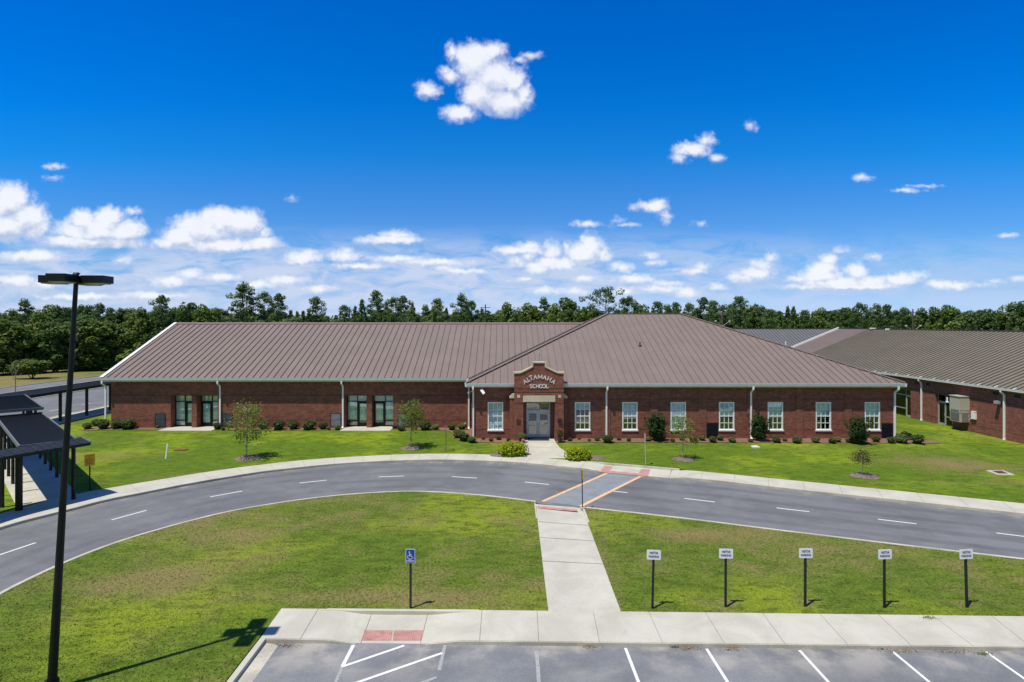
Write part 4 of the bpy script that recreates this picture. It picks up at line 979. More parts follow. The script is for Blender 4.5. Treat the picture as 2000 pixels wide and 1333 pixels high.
    r = MB(); r.box(ox0, ox1, yd+1.8, yd+1.9, z0-.1, zt_+.3); r.quad((ox0, yd+.05, z0), (ox0, yd+1.8, z0), (ox0, yd+1.8, 3.4), (ox0, yd+.05, 3.4)); r.quad((ox1, yd+.05, z0), (ox1, yd+1.8, z0), (ox1, yd+1.8, 3.4), (ox1, yd+.05, 3.4)); r.quad((ox0, yd+.05, 3.4), (ox1, yd+.05, 3.4), (ox1, yd+1.8, 3.4), (ox0, yd+1.8, 3.4)); r.build('room_lining', 'interior', fr)
    q = MB(); q.box(ox0, xa, YM+.35, YM+.5, -.1, 3.4); q.box(xb, ox1, YM+.35, YM+.5, -.1, 3.4); q.box(xa, xb, YM+.35, YM+.5, zt_, 3.4); q.build('wall', 'brick', SB)
portico()
m = MB(); m.box(1.9, 3.65, 46.95, 48.05, .228, .245); tag(m.build('door_mat', 'rubber'), 'dark door mat in front of the main entrance doors', 'mat')
# ================================================================== right wing
CB = thing('classroom_building', 'brick classroom building with taupe ribbed roof at the right edge of the lawn', 'building', (43, 56, -.4))
XG, XWL, ZG, XRG = 42.65, 43.0, 4.15, 53.95; ZRG = ZG + SL*(XRG-XG)
def right_wing():
    w = MB(); ops = [(55.8, 58.0, -.42, 2.70), (61.5, 64.6, -.42, 2.66)]
    ys = sorted({34., 93.5, *[v for o in ops for v in o[:2]]}); zs = [-.8, -.42, 2.66, 2.70, 4.2]
    for a, c in zip(ys, ys[1:]):
        for e, f in zip(zs, zs[1:]):
            cy, cz = (a+c)/2, (e+f)/2
            if any(o[0] < cy < o[1] and o[2] < cz < o[3] for o in ops): continue
            w.quad((XWL, c, e), (XWL, a, e), (XWL, a, f), (XWL, c, f))
    for a, c, e, f in ops:
        d = .5; w.quad((XWL, a, e), (XWL+d, a, e), (XWL+d, a, f), (XWL, a, f)); w.quad((XWL, c, e), (XWL, c, f), (XWL+d, c, f), (XWL+d, c, e)); w.quad((XWL, a, f), (XWL+d, a, f), (XWL+d, c, f), (XWL, c, f))
        w.quad((XWL+d+1.5, c, e), (XWL+d+1.5, a, e), (XWL+d+1.5, a, f), (XWL+d+1.5, c, f))
    xe = 2*XRG - XWL
    w.add([(XWL, 34, -.8), (xe, 34, -.8), (xe, 34, 4.2), (XRG, 34, ZRG-.1), (XWL, 34, 4.2)], [(0,1,2,3,4)]); w.quad((xe, 34, -.8), (xe, 93.5, -.8), (xe, 93.5, 4.2), (xe, 34, 4.2))
    for zc in (.39, 2.80):
        cuts = [34, 55.8, 58.0, 61.5, 64.6, 93.5] if zc < 2 else [34, 93.5]
        for a, c in zip(cuts[::2], cuts[1::2]): w.box(XWL-.006, XWL+.05, a, c, zc-.03, zc+.03, 1)
    w.build('wall', ['brick', 'brick_course'], CB)
    n = Vector((-SL, 0, 1)).normalized(); n2 = Vector((SL, 0, 1)).normalized(); xe = 2*XRG-XG
    r = MB(); r.add([(XG, 33.5, ZG), (XG, 86, ZG), (XRG, 86, ZRG), (XRG, 33.5, ZRG), (xe, 33.5, ZG), (xe, 93.5, ZG), (XRG, 93.5, ZRG)], [(0,3,2,1), (3,4,5,6)])
    y = 33.7
    while y < 85.9: rib_run(r, (XG+.0, y, ZG), (XRG-.1, y, ZRG-.04), .05, .07, n); y += .61
    ro_ = r.build('roof', ['roof_taupe', 'rib_taupe'], CB)
    r = MB(); r.add([(XG, 86, ZG+.01), (XG, 93.6, ZG+.01), (XRG, 93.6, ZRG+.01), (XRG, 86, ZRG+.01)], [(0,3,2,1)]); y = 86.2
    while y < 93.4: rib_run(r, (XG, y, ZG), (XRG-.1, y, ZRG-.04), .035, .05, n); y += .61
    r.build('roof', ['roof_brown', 'rib_dark'], CB)
    c = MB(); c.bar((XRG, 33.5, ZRG+.05), (XRG, 93.6, ZRG+.05), .34, .08); c.build('ridge_cap', 'rib_taupe', ro_)
    c = MB(); c.bar((XG, 93.7, ZG+.12), (XRG, 93.7, ZRG+.12), .16, .30); c.build('rake_trim', 'white_trim', CB)
    g = MB(); gutter(g, (XG-.1, 33.5, ZG), (XG-.1, 86, ZG), (-1, 0, 0), .2, .12)
    y = 34.0
    while y < 86: g.bar((XG-.1, y, ZG+.02), (XG+.22, y, ZG+.13), .05, .05); y += 1.83
    g.build('gutter', 'white_trim', CB)
    s = MB(); s.box(XG-.0, XWL, 33.5, 93.5, ZG-.2, ZG-.12); s.build('soffit', 'soffit', CB)
    for px in (1801, 1963): downspout(CB, 43*F/(px-CX), XWL-.08, XG-.02, ZG-.15, -.42, True, 'x')
    for k, (px, zt_) in enumerate(((1602, 1.), (1715.6, 1.), (1850, 1.), )):
        yy = (73.5, 59.5, 51.5)[k]; x = X(px, yy); p = Vector((x, yy, ZG+SL*(x-XG))); v = MB(); v.tube([p, p+Vector((0,0,.42))], .06); v.tube([p-Vector((0,0,.04)), p+Vector((0,0,.05))], .13); v.build('roof_vent', 'white_trim', ro_)
    v = MB(); p = Vector((XRG-.3, 84.6, ZRG)); v.box(p.x-.35, p.x+.35, p.y-.2, p.y+.2, p.z+.02, p.z+.2); v.build('roof_vent', 'white_trim', ro_); v = MB(); v.box(p.x-.3, p.x+.3, p.y-3.4, p.y-3.2, p.z-.1, p.z+.12); v.build('roof_vent', 'white_trim', ro_)
    v = MB(); x = 43.6; v.box(x-.9, x+.3, 82.5, 82.7, ZG+SL*(x-XG)+.05, ZG+SL*(x-XG)+.25); v.bar((x+.3, 82.6, ZG+SL*(x-XG)+.2), (x+1.0, 82.6, ZG+SL*(x-XG)+.65), .12, .1); v.build('roof_bracket', 'white_trim', ro_)
    # door units
    for a, c, e, f in ops:
        xd = XWL + .32; z0, z1 = -.40, f; zb = 1.98
        m_ = MB(); t = .07; mid = c - (c-a)*.48 if a < 60 else a + 1.05
        for yy in (a, mid, c-t): m_.box(xd-.05, xd+.05, yy, yy+t, z0, z1)
        m_.box(xd-.045, xd+.045, a+t, c-t, z1-t, z1); m_.box(xd-.075, xd+.045, a+t, c-t, zb-.05, zb+.05)
        sl_ = (a+t, mid) if a < 60 else (mid+t, c-t); m_.box(xd-.04, xd+.04, sl_[0], sl_[1], .5, .58); m_.box(xd-.04, xd+.04, sl_[0], sl_[1], z0, z0+.08)
        o = m_.build('door_frame', 'alu', CB)
        dr = (mid+t, c-t) if a < 60 else (a+t, mid); d = MB(); s_ = .11
        d.box(xd-.03, xd+.03, dr[0], dr[0]+s_, z0, zb-.05); d.box(xd-.03, xd+.03, dr[1]-s_, dr[1], z0, zb-.05); d.box(xd-.03, xd+.03, dr[0]+s_, dr[1]-s_, z0, z0+.28); d.box(xd-.03, xd+.03, dr[0]+s_, dr[1]-s_, zb-.18, zb-.05)
        d.build('door', 'alu', o)
        h_ = MB(); h_.bar((xd-.08, dr[0]+.06, .55), (xd-.08, dr[0]+.06, .9), .03, .03, up=(1,0,0)); h_.build('handle', 'alu', o)
        p_ = MB(); p_.quad((xd, c, z0), (xd, a, z0), (xd, a, z1), (xd, c, z1)); p_.build('pane', 'glass_dark', o)
        bx = MB(); bx.quad((XWL+1.2, c, e), (XWL+1.2, a, e), (XWL+1.2, a, f), (XWL+1.2, c, f)); bx.build('room_lining', 'interior', o)
    for px, zz in ((1790, 0), (1813, 0), (1945, 0), (1987, 0)):
        yy = 43*F/(px-CX); z = 9.7 - (748 + (px-1790)*.135 - 632)*yy/F; v = MB(); v.box(XWL-.012, XWL+.02, yy-.3, yy+.3, z-.13, z+.13); v.build('wall_vent', 'panel_dark', CB)
    # wall-hung air conditioner
    a = MB(); x0 = 42.1; a.box(x0, XWL, 53.7, 54.95, 1.42, 2.9); a.box(x0+.02, XWL, 53.72, 54.93, .55, 1.42); a.box(x0-.01, XWL, 53.68, 54.97, 1.66, 1.69); a.box(x0-.06, XWL, 53.66, 54.99, 2.9, 2.95)
    ao = a.build('air_conditioner', 'beige_metal', CB)
    a = MB(); a.box(x0-.012, x0+.1, 53.85, 54.8, 1.48, 1.64); a.box(x0+.008, x0+.1, 53.8, 54.85, .62, 1.36); a.box(x0+.2, XWL-.1, 53.708, 53.9, .62, 1.36)
    z = .68
    while z < 1.34: a.box(x0+.0, x0+.02, 53.82, 54.83, z, z+.02); z += .06
    a.build('grille', 'beige_grille', ao)
    a = MB(); a.box(XWL-.16, XWL, 52.9, 53.35, .95, 1.62); a.box(XWL-.17, XWL, 52.88, 53.37, 1.6, 1.65); a.tube([(XWL-.06, 53.35, 1.0), (XWL-.06, 53.6, .85)], .03); a.build('switch_box', 'white_trim', CB)
    a = MB(); yy = 50.4; a.box(XWL-.45, XWL-.1, yy-.16, yy+.16, 2.72, 2.98); a.box(XWL-.15, XWL, yy-.06, yy+.06, 2.8, 2.95); a.build('floodlight', 'alu', CB)
right_wing()
b = MB(); b.box(41.2, 43, 55.7, 58.1, -.5, -.345); b.box(41.6, 43.0, 61.4, 64.2, -.5, -.345); struct(b.build('door_step_paving', 'concrete'))
m = MB(); m.box(41.75, 42.75, 56.7, 57.9, -.344, -.33); tag(m.build('door_mat', 'rubber'), 'dark mat on the concrete pad beside the wall air conditioner', 'mat')
RB = thing('rear_building', 'rear brick block with grey ribbed metal roof beyond the main hip roof', 'building', (30, 94, 0))
def rear():
    ye, ze, yr_, zr_ = 93.9, 4.0, 105.2, 8.7; x0, x1 = 6, 64; n = Vector((0, -SL, 1)).normalized()
    r = MB(); r.add([(x0, ye, ze), (x1, ye, ze), (x1, yr_, zr_), (x0, yr_, zr_), (x0, 2*yr_-ye, ze), (x1, 2*yr_-ye, ze)], [(0,1,2,3), (3,2,5,4)])
    x = x0+.3
    while x < x1: rib_run(r, (x, ye, ze), (x, yr_-.1, zr_-.04), .05, .07, n); x += .61
    o = r.build('roof', ['roof_grey', 'rib_taupe'], RB)
    c = MB(); c.bar((x0, yr_, zr_+.04), (x1, yr_, zr_+.04), .34, .08); c.build('ridge_cap', 'rib_taupe', o)
    w = MB(); w.box(x0+.5, x1-.5, ye+.6, 2*yr_-ye-.6, -.3, ze+.05); w.prism([(0,0),(0,0),(0,0)], 0, 0) if False else None; w.build('wall', 'brick', RB)
    g = MB(); gutter(g, (x0, ye-.1, ze), (x1, ye-.1, ze), (0, -1, 0)); g.build('gutter', 'white_trim', RB)
    v = MB(); v.tube([(46.0, 95, 4.4), (46.0, 95, 6.75)], .09); v.build('vent_pipe', 'white_trim', RB)
rear()
# ================================================================== canopies over the walkways
def post_bar(p, h0, h1, w_=.13): b = MB(); b.box(p[0]-w_/2, p[0]+w_/2, p[1]-w_/2, p[1]+w_/2, h0, h1); return b
def canopy_walk():
    o = thing('walkway_canopy', 'flat black metal canopy over the diagonal walkway from the bus lane', 'canopy', (-28, 35, .13))
    def panel(t0, t1, n0, n1, z, nm='roof_panel'):
        b = MB(); b.slab([wp(t0, n0), wp(t0, n1), wp(t1, n1), wp(t1, n0)], z-.13, z)
        tt = t0 + .3                                    # low ribs across
        while tt < t1-.1: b.slab([wp(tt, n0+.04), wp(tt, n1-.04), wp(tt+.04, n1-.04), wp(tt+.04, n0+.04)], z, z+.025); tt += .3
        r = b.build(nm, 'canopy_roof', o)
        c = MB()
        for nn in (n0, n1): a = wp(t0, nn); d = wp(t1, nn); c.bar((*a, z-.03), (*d, z-.03), .07, .2)
        a = wp(t0, n0); d = wp(t0, n1); c.bar((*a, z-.035), (*d, z-.035), .06, .19); a = wp(t1, n0); d = wp(t1, n1); c.bar((*a, z-.035), (*d, z-.035), .06, .19)
        c.build('roof_edge', 'canopy_rim_lit', r)
    panel(39.7, 53.6, 3.58, 6.05, 3.2)
    panel(53.0, 63.6, 3.4, 6.1, 3.62)
    t = 42.8
    while t < 63.4:
        zt_ = 3.05 if t < 53.2 else 3.47
        for nn in (3.78, 5.87): p = wp(t, nn); post_bar(p, .1, zt_, .12).build('post', 'black_metal', o)
        a, d = wp(t, 3.7), wp(t, 5.95); b = MB(); b.bar((*a, zt_-.1), (*d, zt_-.1), .09, .16); b.build('beam', 'black_metal', o)
        t += 2.42
canopy_walk()
def canopy_kerb():
    o = thing('kerbside_canopy', 'black ribbed gable canopy standing along the kerb at the left edge', 'canopy', (-24.5, 30, .13))
    base = [p for p in resample(outk, .42) if p[1] < 31.6 and p[0] < -18 and p[1] > 9]
    f0, f1, f2 = offset(base, 1.22), offset(base, 2.22), offset(base, 3.22); z1, z0 = 3.32, 3.14; b = MB()
    for i in range(len(base)-1):
        b.add([(*f0[i], z0), (*f0[i+1], z0), (*f1[i+1], z1), (*f1[i], z1), (*f2[i+1], z0), (*f2[i], z0), (*f0[i], z0-.16), (*f0[i+1], z0-.16), (*f2[i+1], z0-.16), (*f2[i], z0-.16)],
              [(0,1,2,3), (3,2,4,5), (6,7,1,0), (5,4,8,9), (9,8,7,6)])
        b.bar((*f0[i], z0+.02), (*f1[i], z1+.02), .05, .045, 1)
    n_ = len(base)-1; b.add([(*f0[n_], z0), (*f1[n_], z1), (*f2[n_], z0), (*f2[n_], z0-.16), (*f0[n_], z0-.16)], [(0,1,2,3,4)])
    r = b.build('roof_panel', ['canopy_roof', 'canopy_rib'], o)
    e = MB(); e.bar((*f0[n_], z0), (*f1[n_], z1), .06, .09); e.bar((*f1[n_], z1), (*f2[n_], z0), .06, .09); e.build('roof_edge', 'canopy_rim_lit', r)
    for p, wd in (((-23.43, 31.6), .14), ((-24.85, 29.75), .22), ((-26.15, 30.25), .14), ((-25.6, 26.2), .14), ((-26.9, 26.6), .14), ((-25.9, 22.6), .14)):
        post_bar(p, .08, 2.99, wd).build('post', 'black_metal', o)
canopy_kerb()
def canopy_far():
    o = thing('bus_lane_canopy', 'long black canopy on square posts beside the rear bus lane', 'canopy', (-44.5, 60, .1))
    b = MB(); x0, x1 = -46.2, -43.1; y0, y1 = 46, 92
    b.slab([(x0, y0), (x1, y0), (x1, y1), (x0, y1)], 2.92, 3.14); y = y0+.2
    while y < y1: b.box(x0+.03, x1-.03, y, y+.04, 3.14, 3.165); y += .4
    r = b.build('roof_panel', 'canopy_roof', o); c = MB(); c.box(x1-.01, x1+.06, y0, y1, 2.9, 3.17); c.box(x0-.06, x0+.01, y0, y1, 2.9, 3.17); c.build('roof_edge', 'black_metal', r)
    y = 49.6
    while y < y1:
        for x in (-43.4, ): post_bar((x, y), .1, 2.93, .2).build('post', 'black_metal', o)
        if y > 56 or True: post_bar((-45.9, y+.1), .1, 2.93, .1).build('post', 'black_metal', o) if False else None
        y += 3.6
canopy_far()
# ================================================================== lamp post
def lamp():
    base = Vector((-11.84, 15.2, .115)); top = Vector((-11.19, 15.2, 10.98))
    o = thing('lamp_post', 'tall black lamp post with four box-shaped lamp heads', 'lamp post', base)
    b = MB(); b.tube([base, base+(top-base)*.5, top], [.112, .078, .052], 12); b.tube([top, top+Vector((0,0,.05))], [.09, .06], 12); b.tube([base, base+Vector((0,0,.25))], [.17, .17], 12); b.build('pole', 'black_metal', o, smooth=False)
    for k in range(4):
        a = R(90*k + 4); u = Vector((math.cos(a), math.sin(a), 0)); s_ = Vector((-u.y, u.x, 0)); c = top + Vector((0,0,-.13))
        h = MB(); vs = []
        p0, p1 = c + u*.17, c + u*.80
        for q, hw, zt_, zb in ((p0, .19, .07, -.09), (p0+u*.10, .23, .09, -.10), (p1, .23, .09, -.10)):
            vs += [q - s_*hw + Vector((0,0,zb)), q + s_*hw + Vector((0,0,zb)), q + s_*hw + Vector((0,0,zt_)), q - s_*hw + Vector((0,0,zt_))]
        h.add(vs, [(3,2,1,0), (8,9,10,11)] + [(i+4*j, (i+1)%4+4*j, (i+1)%4+4*j+4, i+4*j+4) for j in (0, 1) for i in range(4)])
        h.bar(c, p0, .07, .1)
        ho = h.build('lamp_head', 'black_metal', o)
        l = MB(); q0, q1 = c + u*.32 + Vector((0,0,-.11)), c + u*.76 + Vector((0,0,-.11)); l.bar(q0, q1, .38, .03); l.build('lens', 'alu', ho)
lamp()
# ================================================================== signs
def text_mesh(txt, h, bold=.012):
    cu = bpy.data.curves.new('txt', 'FONT'); cu.body = txt; cu.align_x = 'CENTER'; cu.size = h / .72; cu.offset = bold; cu.resolution_u = 2
    o = bpy.data.objects.new('txt', cu); COL.objects.link(o); bpy.context.view_layer.update()
    me = o.to_mesh(); vs = [tuple(v.co) for v in me.vertices]; fs = [tuple(p.vertices) for p in me.polygons]
    o.to_mesh_clear(); bpy.data.objects.remove(o); bpy.data.curves.remove(cu); return vs, fs
def add_text(mb, txt, h, cx, y, z, wmax, mi=0, bold=.004):
    vs, fs = text_mesh(txt, h, bold); w_ = max(v[0] for v in vs) - min(v[0] for v in vs); k = wmax / w_
    mb.add([(cx + v[0]*k, y, z + v[1]) for v in vs], fs, mi)
def rounded(cx, z0, w_, h_, r=.03, n=4):
    pts = []
    for qx, qz, a0 in ((w_/2-r, r, -90), (w_/2-r, h_-r, 0), (-w_/2+r, h_-r, 90), (-w_/2+r, r, 180)):
        for i in range(n+1): a = R(a0+90*i/n); pts.append((cx+qx+r*math.cos(a), z0+qz+r*math.sin(a)))
    return pts
sg = thing('parking_sign', '', 'sign', (0, 0, 0), 'visitor parking signs along the lot')
b = MB(); b.bar((0, 0, -.1), (0, 0, 1.92), .075, .03, up=(0, 1, 0)); b.bar((-.03, -.022, -.1), (-.03, -.022, 1.92), .012, .02, up=(0, 1, 0)); b.bar((.03, -.022, -.1), (.03, -.022, 1.92), .012, .02, up=(0, 1, 0)); b.build('post', 'sign_post', sg)
b = MB(); b.prism(rounded(0, 1.655, .465, .33), -.045, -.036); pl = b.build('sign_panel', 'sign_white', sg)
b = MB(); add_text(b, 'VISITOR', .074, 0, -.0485, 1.845, .30, bold=.003); add_text(b, 'PARKING', .074, 0, -.0485, 1.725, .34, bold=.003); b.build('lettering', 'sign_ink', pl)
b = MB()
for zz in (1.955, 1.675): b.tube([(0, -.055, zz), (0, -.04, zz)], .011, 8)
b.build('bolt', 'alu', pl)
kids_of(sg)
SIGN = [((1274.2, 1188.7), 1.2), ((1417, 1186), .15), ((1572.3, 1185), .2), ((1727, 1187.5), -.1), ((1888, 1187), -1.6)]
for i, ((px, py), lean) in enumerate(SIGN):
    o = sg if i == 0 else copy_tree(sg)
    g_ = G(px, py, .115); o.location = g_; o.rotation_euler = (0, R(lean), R((-3, -2, 2, 3, 3)[i]))
    o['label'] = ['white VISITOR PARKING sign on dark post nearest the central walk', 'second white VISITOR PARKING sign from the central walk', 'white VISITOR PARKING sign in the middle of the row of five',
                  'fourth white VISITOR PARKING sign from the central walk', 'rightmost white VISITOR PARKING sign, on a slightly leaning post'][i]
hs_ = G(802, 1188.7, .115)
o = thing('accessible_parking_sign', 'blue and white wheelchair parking sign on dark post behind the red ramp pad', 'sign', hs_)
b = MB(); b.bar(hs_-Vector((0,0,.1)), hs_+Vector((0,0,1.97)), .075, .035, up=(0, 1, 0)); b.build('post', 'sign_post', o)
b = MB(); b.prism(rounded(hs_.x, hs_.z+1.545, .315, .47, .03), hs_.y-.05, hs_.y-.04); pw = b.build('sign_panel', 'sign_white', o)
b = MB(); b.prism(rounded(hs_.x, hs_.z+1.56, .285, .44, .025), hs_.y-.053, hs_.y-.049); b.build('blue_field', 'sign_blue', pw)
b = MB(); Y_ = hs_.y-.056; cx_, cz_ = hs_.x, hs_.z+1.78
def s2d(a, c, t): b.bar((cx_+a[0], Y_, cz_+a[1]), (cx_+c[0], Y_, cz_+c[1]), .004, t, up=(0, 0, 1)) if abs(a[0]-c[0]) > 1e-4 and False else b.prism(_seg(a, c, t), Y_-.002, Y_)
def _seg(a, c, t):
    a = Vector(a); c = Vector(c); d_ = (c-a).normalized(); n_ = Vector((-d_.y, d_.x))*t/2; return [(cx_+q.x, cz_+q.y) for q in (a-n_, c-n_, c+n_, a+n_)]
P = [(-.012+.078*math.cos(R(a)), -.03+.078*math.sin(R(a))) for a in range(130, 385, 15)]
for a, c in zip(P, P[1:]): s2d(a, c, .017)
s2d((-.03, .10), (-.015, .0), .026); s2d((-.025, .055), (.035, .055), .018); s2d((-.02, .0), (.05, -.0), .02); s2d((.045, .0), (.075, -.075), .02); s2d((.072, -.07), (.105, -.06), .018)
b.prism([(cx_-.034+.021*math.cos(R(a)), cz_+.135+.021*math.sin(R(a))) for a in range(0, 360, 30)], Y_-.002, Y_)
add_text(b, 'HANDICAP', .04, cx_, Y_-.002, hs_.z+1.60, .24, bold=.003)
b.build('lettering', 'sign_white', pw)
# yellow notice by the canopy
ys_ = G(175.3, 957, .12)
o = thing('yellow_sign', 'yellow notice board on black post beside the walkway canopy', 'sign', ys_)
b = MB(); b.bar(ys_-Vector((0,0,.1)), ys_+Vector((0,0,2.05)), .07, .03, up=(0,1,0)); b.build('post', 'black_metal', o)
dirv = Vector((.80, .60, 0)); nv = Vector((.6, -.8, 0)); c0 = ys_ + nv*.03 + Vector((0, 0, 1.72))
def yp(a, z, e=0.): return c0 + dirv*a + nv*e + Vector((0, 0, z))
b = MB(); vs = [yp(-.25, -.33), yp(.25, -.33), yp(.25, .33), yp(-.25, .33), yp(-.25, -.33, .012), yp(.25, -.33, .012), yp(.25, .33, .012), yp(-.25, .33, .012)]
b.add(vs, [(3,2,1,0),(4,5,6,7),(0,1,5,4),(1,2,6,5),(2,3,7,6),(3,0,4,7)]); pn = b.build('sign_panel', 'sign_yellow', o)
b = MB(); rnd = random.Random(4)
for row, (wd, hh_) in enumerate(((.20, .05), (.12, .035), (.34, .035), (.30, .035), (.34, .035), (.26, .035))):
    x = -wd/2; z = .24 - row*.09
    while x < wd/2 - .02:
        l = rnd.uniform(.03, .06); b.add([yp(x, z-hh_/2, .014), yp(min(x+l, wd/2), z-hh_/2, .014), yp(min(x+l, wd/2), z+hh_/2, .014), yp(x, z+hh_/2, .014)], [(0,1,2,3)]); x += l + .018
b.build('lettering', 'rust', pn)
# signs seen edge-on by the road
def edge_sign(px, py, ztop, label, lx=0., panel=.45, col='sign_post', z=.12):
    g_ = G(px, py, z); o = thing('road_sign', label, 'sign', g_)
    b = MB(); b.bar(g_-Vector((0,0,.1)), (g_.x+lx, g_.y, ztop), .05, .03, up=(0,1,0)); b.build('post', col, o)
    b = MB(); b.box(g_.x+lx+.02, g_.x+lx+.032, g_.y-.15, g_.y+.15, ztop-panel, ztop+.02); b.build('sign_panel', 'sign_yellow' if col == 'sign_post' else 'alu', o)
    return o, g_
o, g_ = edge_sign(1137.8, 993, 2.1, 'edge-on road sign on dark post at the foot of the crossing', -.03)
b = MB(); b.tube([g_-Vector((0,0,.02)), g_+Vector((0,0,.05))], .13, 12); b.build('footing', 'concrete_kerb', o)
edge_sign(1261.3, 909.5, 2.25, 'edge-on road sign on pale post behind the crossing pavement', -.08, .45, 'alu')
edge_sign(871, 882, 2.0, 'edge-on road sign on brown post between young tree and yellow bush', 0, .5, 'rust')
# little things on the lawns
g_ = G(323.5, 895.5, .14); b = MB(); b.bar(g_-Vector((0,0,.05)), g_+Vector((.13, 0, .98)), .10, .05, up=(0,1,0)); b.bar(g_+Vector((.13,0,.98)), g_+Vector((.135,0,1.02)), .07, .035, up=(0,1,0)); tag(b.build('marker_post', 'white_trim'), 'leaning white marker post standing in the left lawn', 'post')
g_ = G(354, 879, .15); b = MB(); b.slab([(g_.x-.42, g_.y-.3), (g_.x+.42, g_.y-.3), (g_.x+.42, g_.y+.3), (g_.x-.42, g_.y+.3)], .05, .175); b.slab([(g_.x-.36, g_.y-.24), (g_.x+.36, g_.y-.24), (g_.x+.36, g_.y+.24), (g_.x-.36, g_.y+.24)], .17, .185); tag(b.build('utility_cover', 'rust'), 'rusty brown utility cover in the grass behind the leaning post', 'cover')
g_ = G(1475, 873, .2); b = MB(); b.slab([(g_.x-.28, g_.y-.22), (g_.x+.28, g_.y-.22), (g_.x+.24, g_.y+.22), (g_.x-.24, g_.y+.22)], .05, .25); b.slab([(g_.x-.2, g_.y-.15), (g_.x+.2, g_.y-.15), (g_.x+.2, g_.y+.15), (g_.x-.2, g_.y+.15)], .25, .27); tag(b.build('valve_cover', 'sign_white'), 'small white valve cover in the grass before the windows', 'cover')
z_ = float(hz(31.5, 37.5)); P = [G(1925, 920.5, z_), G(1960, 920.5, z_), G(1982, 929.5, z_), G(1948, 929.5, z_)]
o = thing('storm_drain', 'square concrete storm drain with rusty grate in the right lawn', 'drain', (P[0]+P[2])/2)
b = MB(); q = [(p.x, p.y) for p in (P[3], P[2], P[1], P[0])]; b.slab(q, z_-.2, z_+.06); b.build('rim', 'concrete_kerb', o)
cx = sum(p[0] for p in q)/4; cy = sum(p[1] for p in q)/4; b = MB(); qi = [(cx+(x-cx)*.52, cy+(y-cy)*.52) for x, y in q]; b.slab(qi, z_, z_+.068)
for k in range(6): t = (k+.5)/6; a = [qi[0][i]+(qi[1][i]-qi[0][i])*t for i in (0,1)]; c = [qi[3][i]+(qi[2][i]-qi[3][i])*t for i in (0,1)]; b.bar((*a, z_+.08), (*c, z_+.08), .05, .03)
b.build('grate', 'rust', o)
# ================================================================== vegetation
def leaves(centers, normals, sizes, rng, mi=0, aspect=1.):
    """cards of leaf-clump size as arrays"""
    C = np.asarray(centers); Nn = np.asarray(normals); n = len(C)
    Nn = Nn + rng.normal(0, .55, Nn.shape) + np.array([-.25, -.2, .6]); Nn /= np.linalg.norm(Nn, axis=1, keepdims=True) + 1e-9
    a = rng.normal(size=(n, 3)); a -= (a*Nn).sum(1, keepdims=True)*Nn; a /= np.linalg.norm(a, axis=1, keepdims=True) + 1e-9
    c = np.cross(Nn, a); s = np.asarray(sizes)[:, None]
    k = rng.uniform(.7, 1.3, (n, 4, 1))
    V = np.stack([C - a*s*k[:, 0], C - c*s*aspect*k[:, 1], C + a*s*k[:, 2], C + c*s*aspect*k[:, 3]], 1)
    return V.reshape(-1, 3)
def leaf_obj(name, V, mat, parent, core=None):
    b = MB(); b.v = [tuple(v) for v in V.tolist()]; n = len(b.v)//4; b.f = [(4*i, 4*i+1, 4*i+2, 4*i+3) for i in range(n)]; b.m = [0]*n
    return b.build(name, mat, parent)
def shell(rng, n, c, r, up=.0, lo=.55):
    d = rng.normal(size=(n, 3)); d /= np.linalg.norm(d, axis=1, keepdims=True); rr = rng.uniform(lo, 1., (n, 1))**.6
    d[:, 2] += up; return np.array(c) + d*rr*np.array(r), d
PROTO = {}
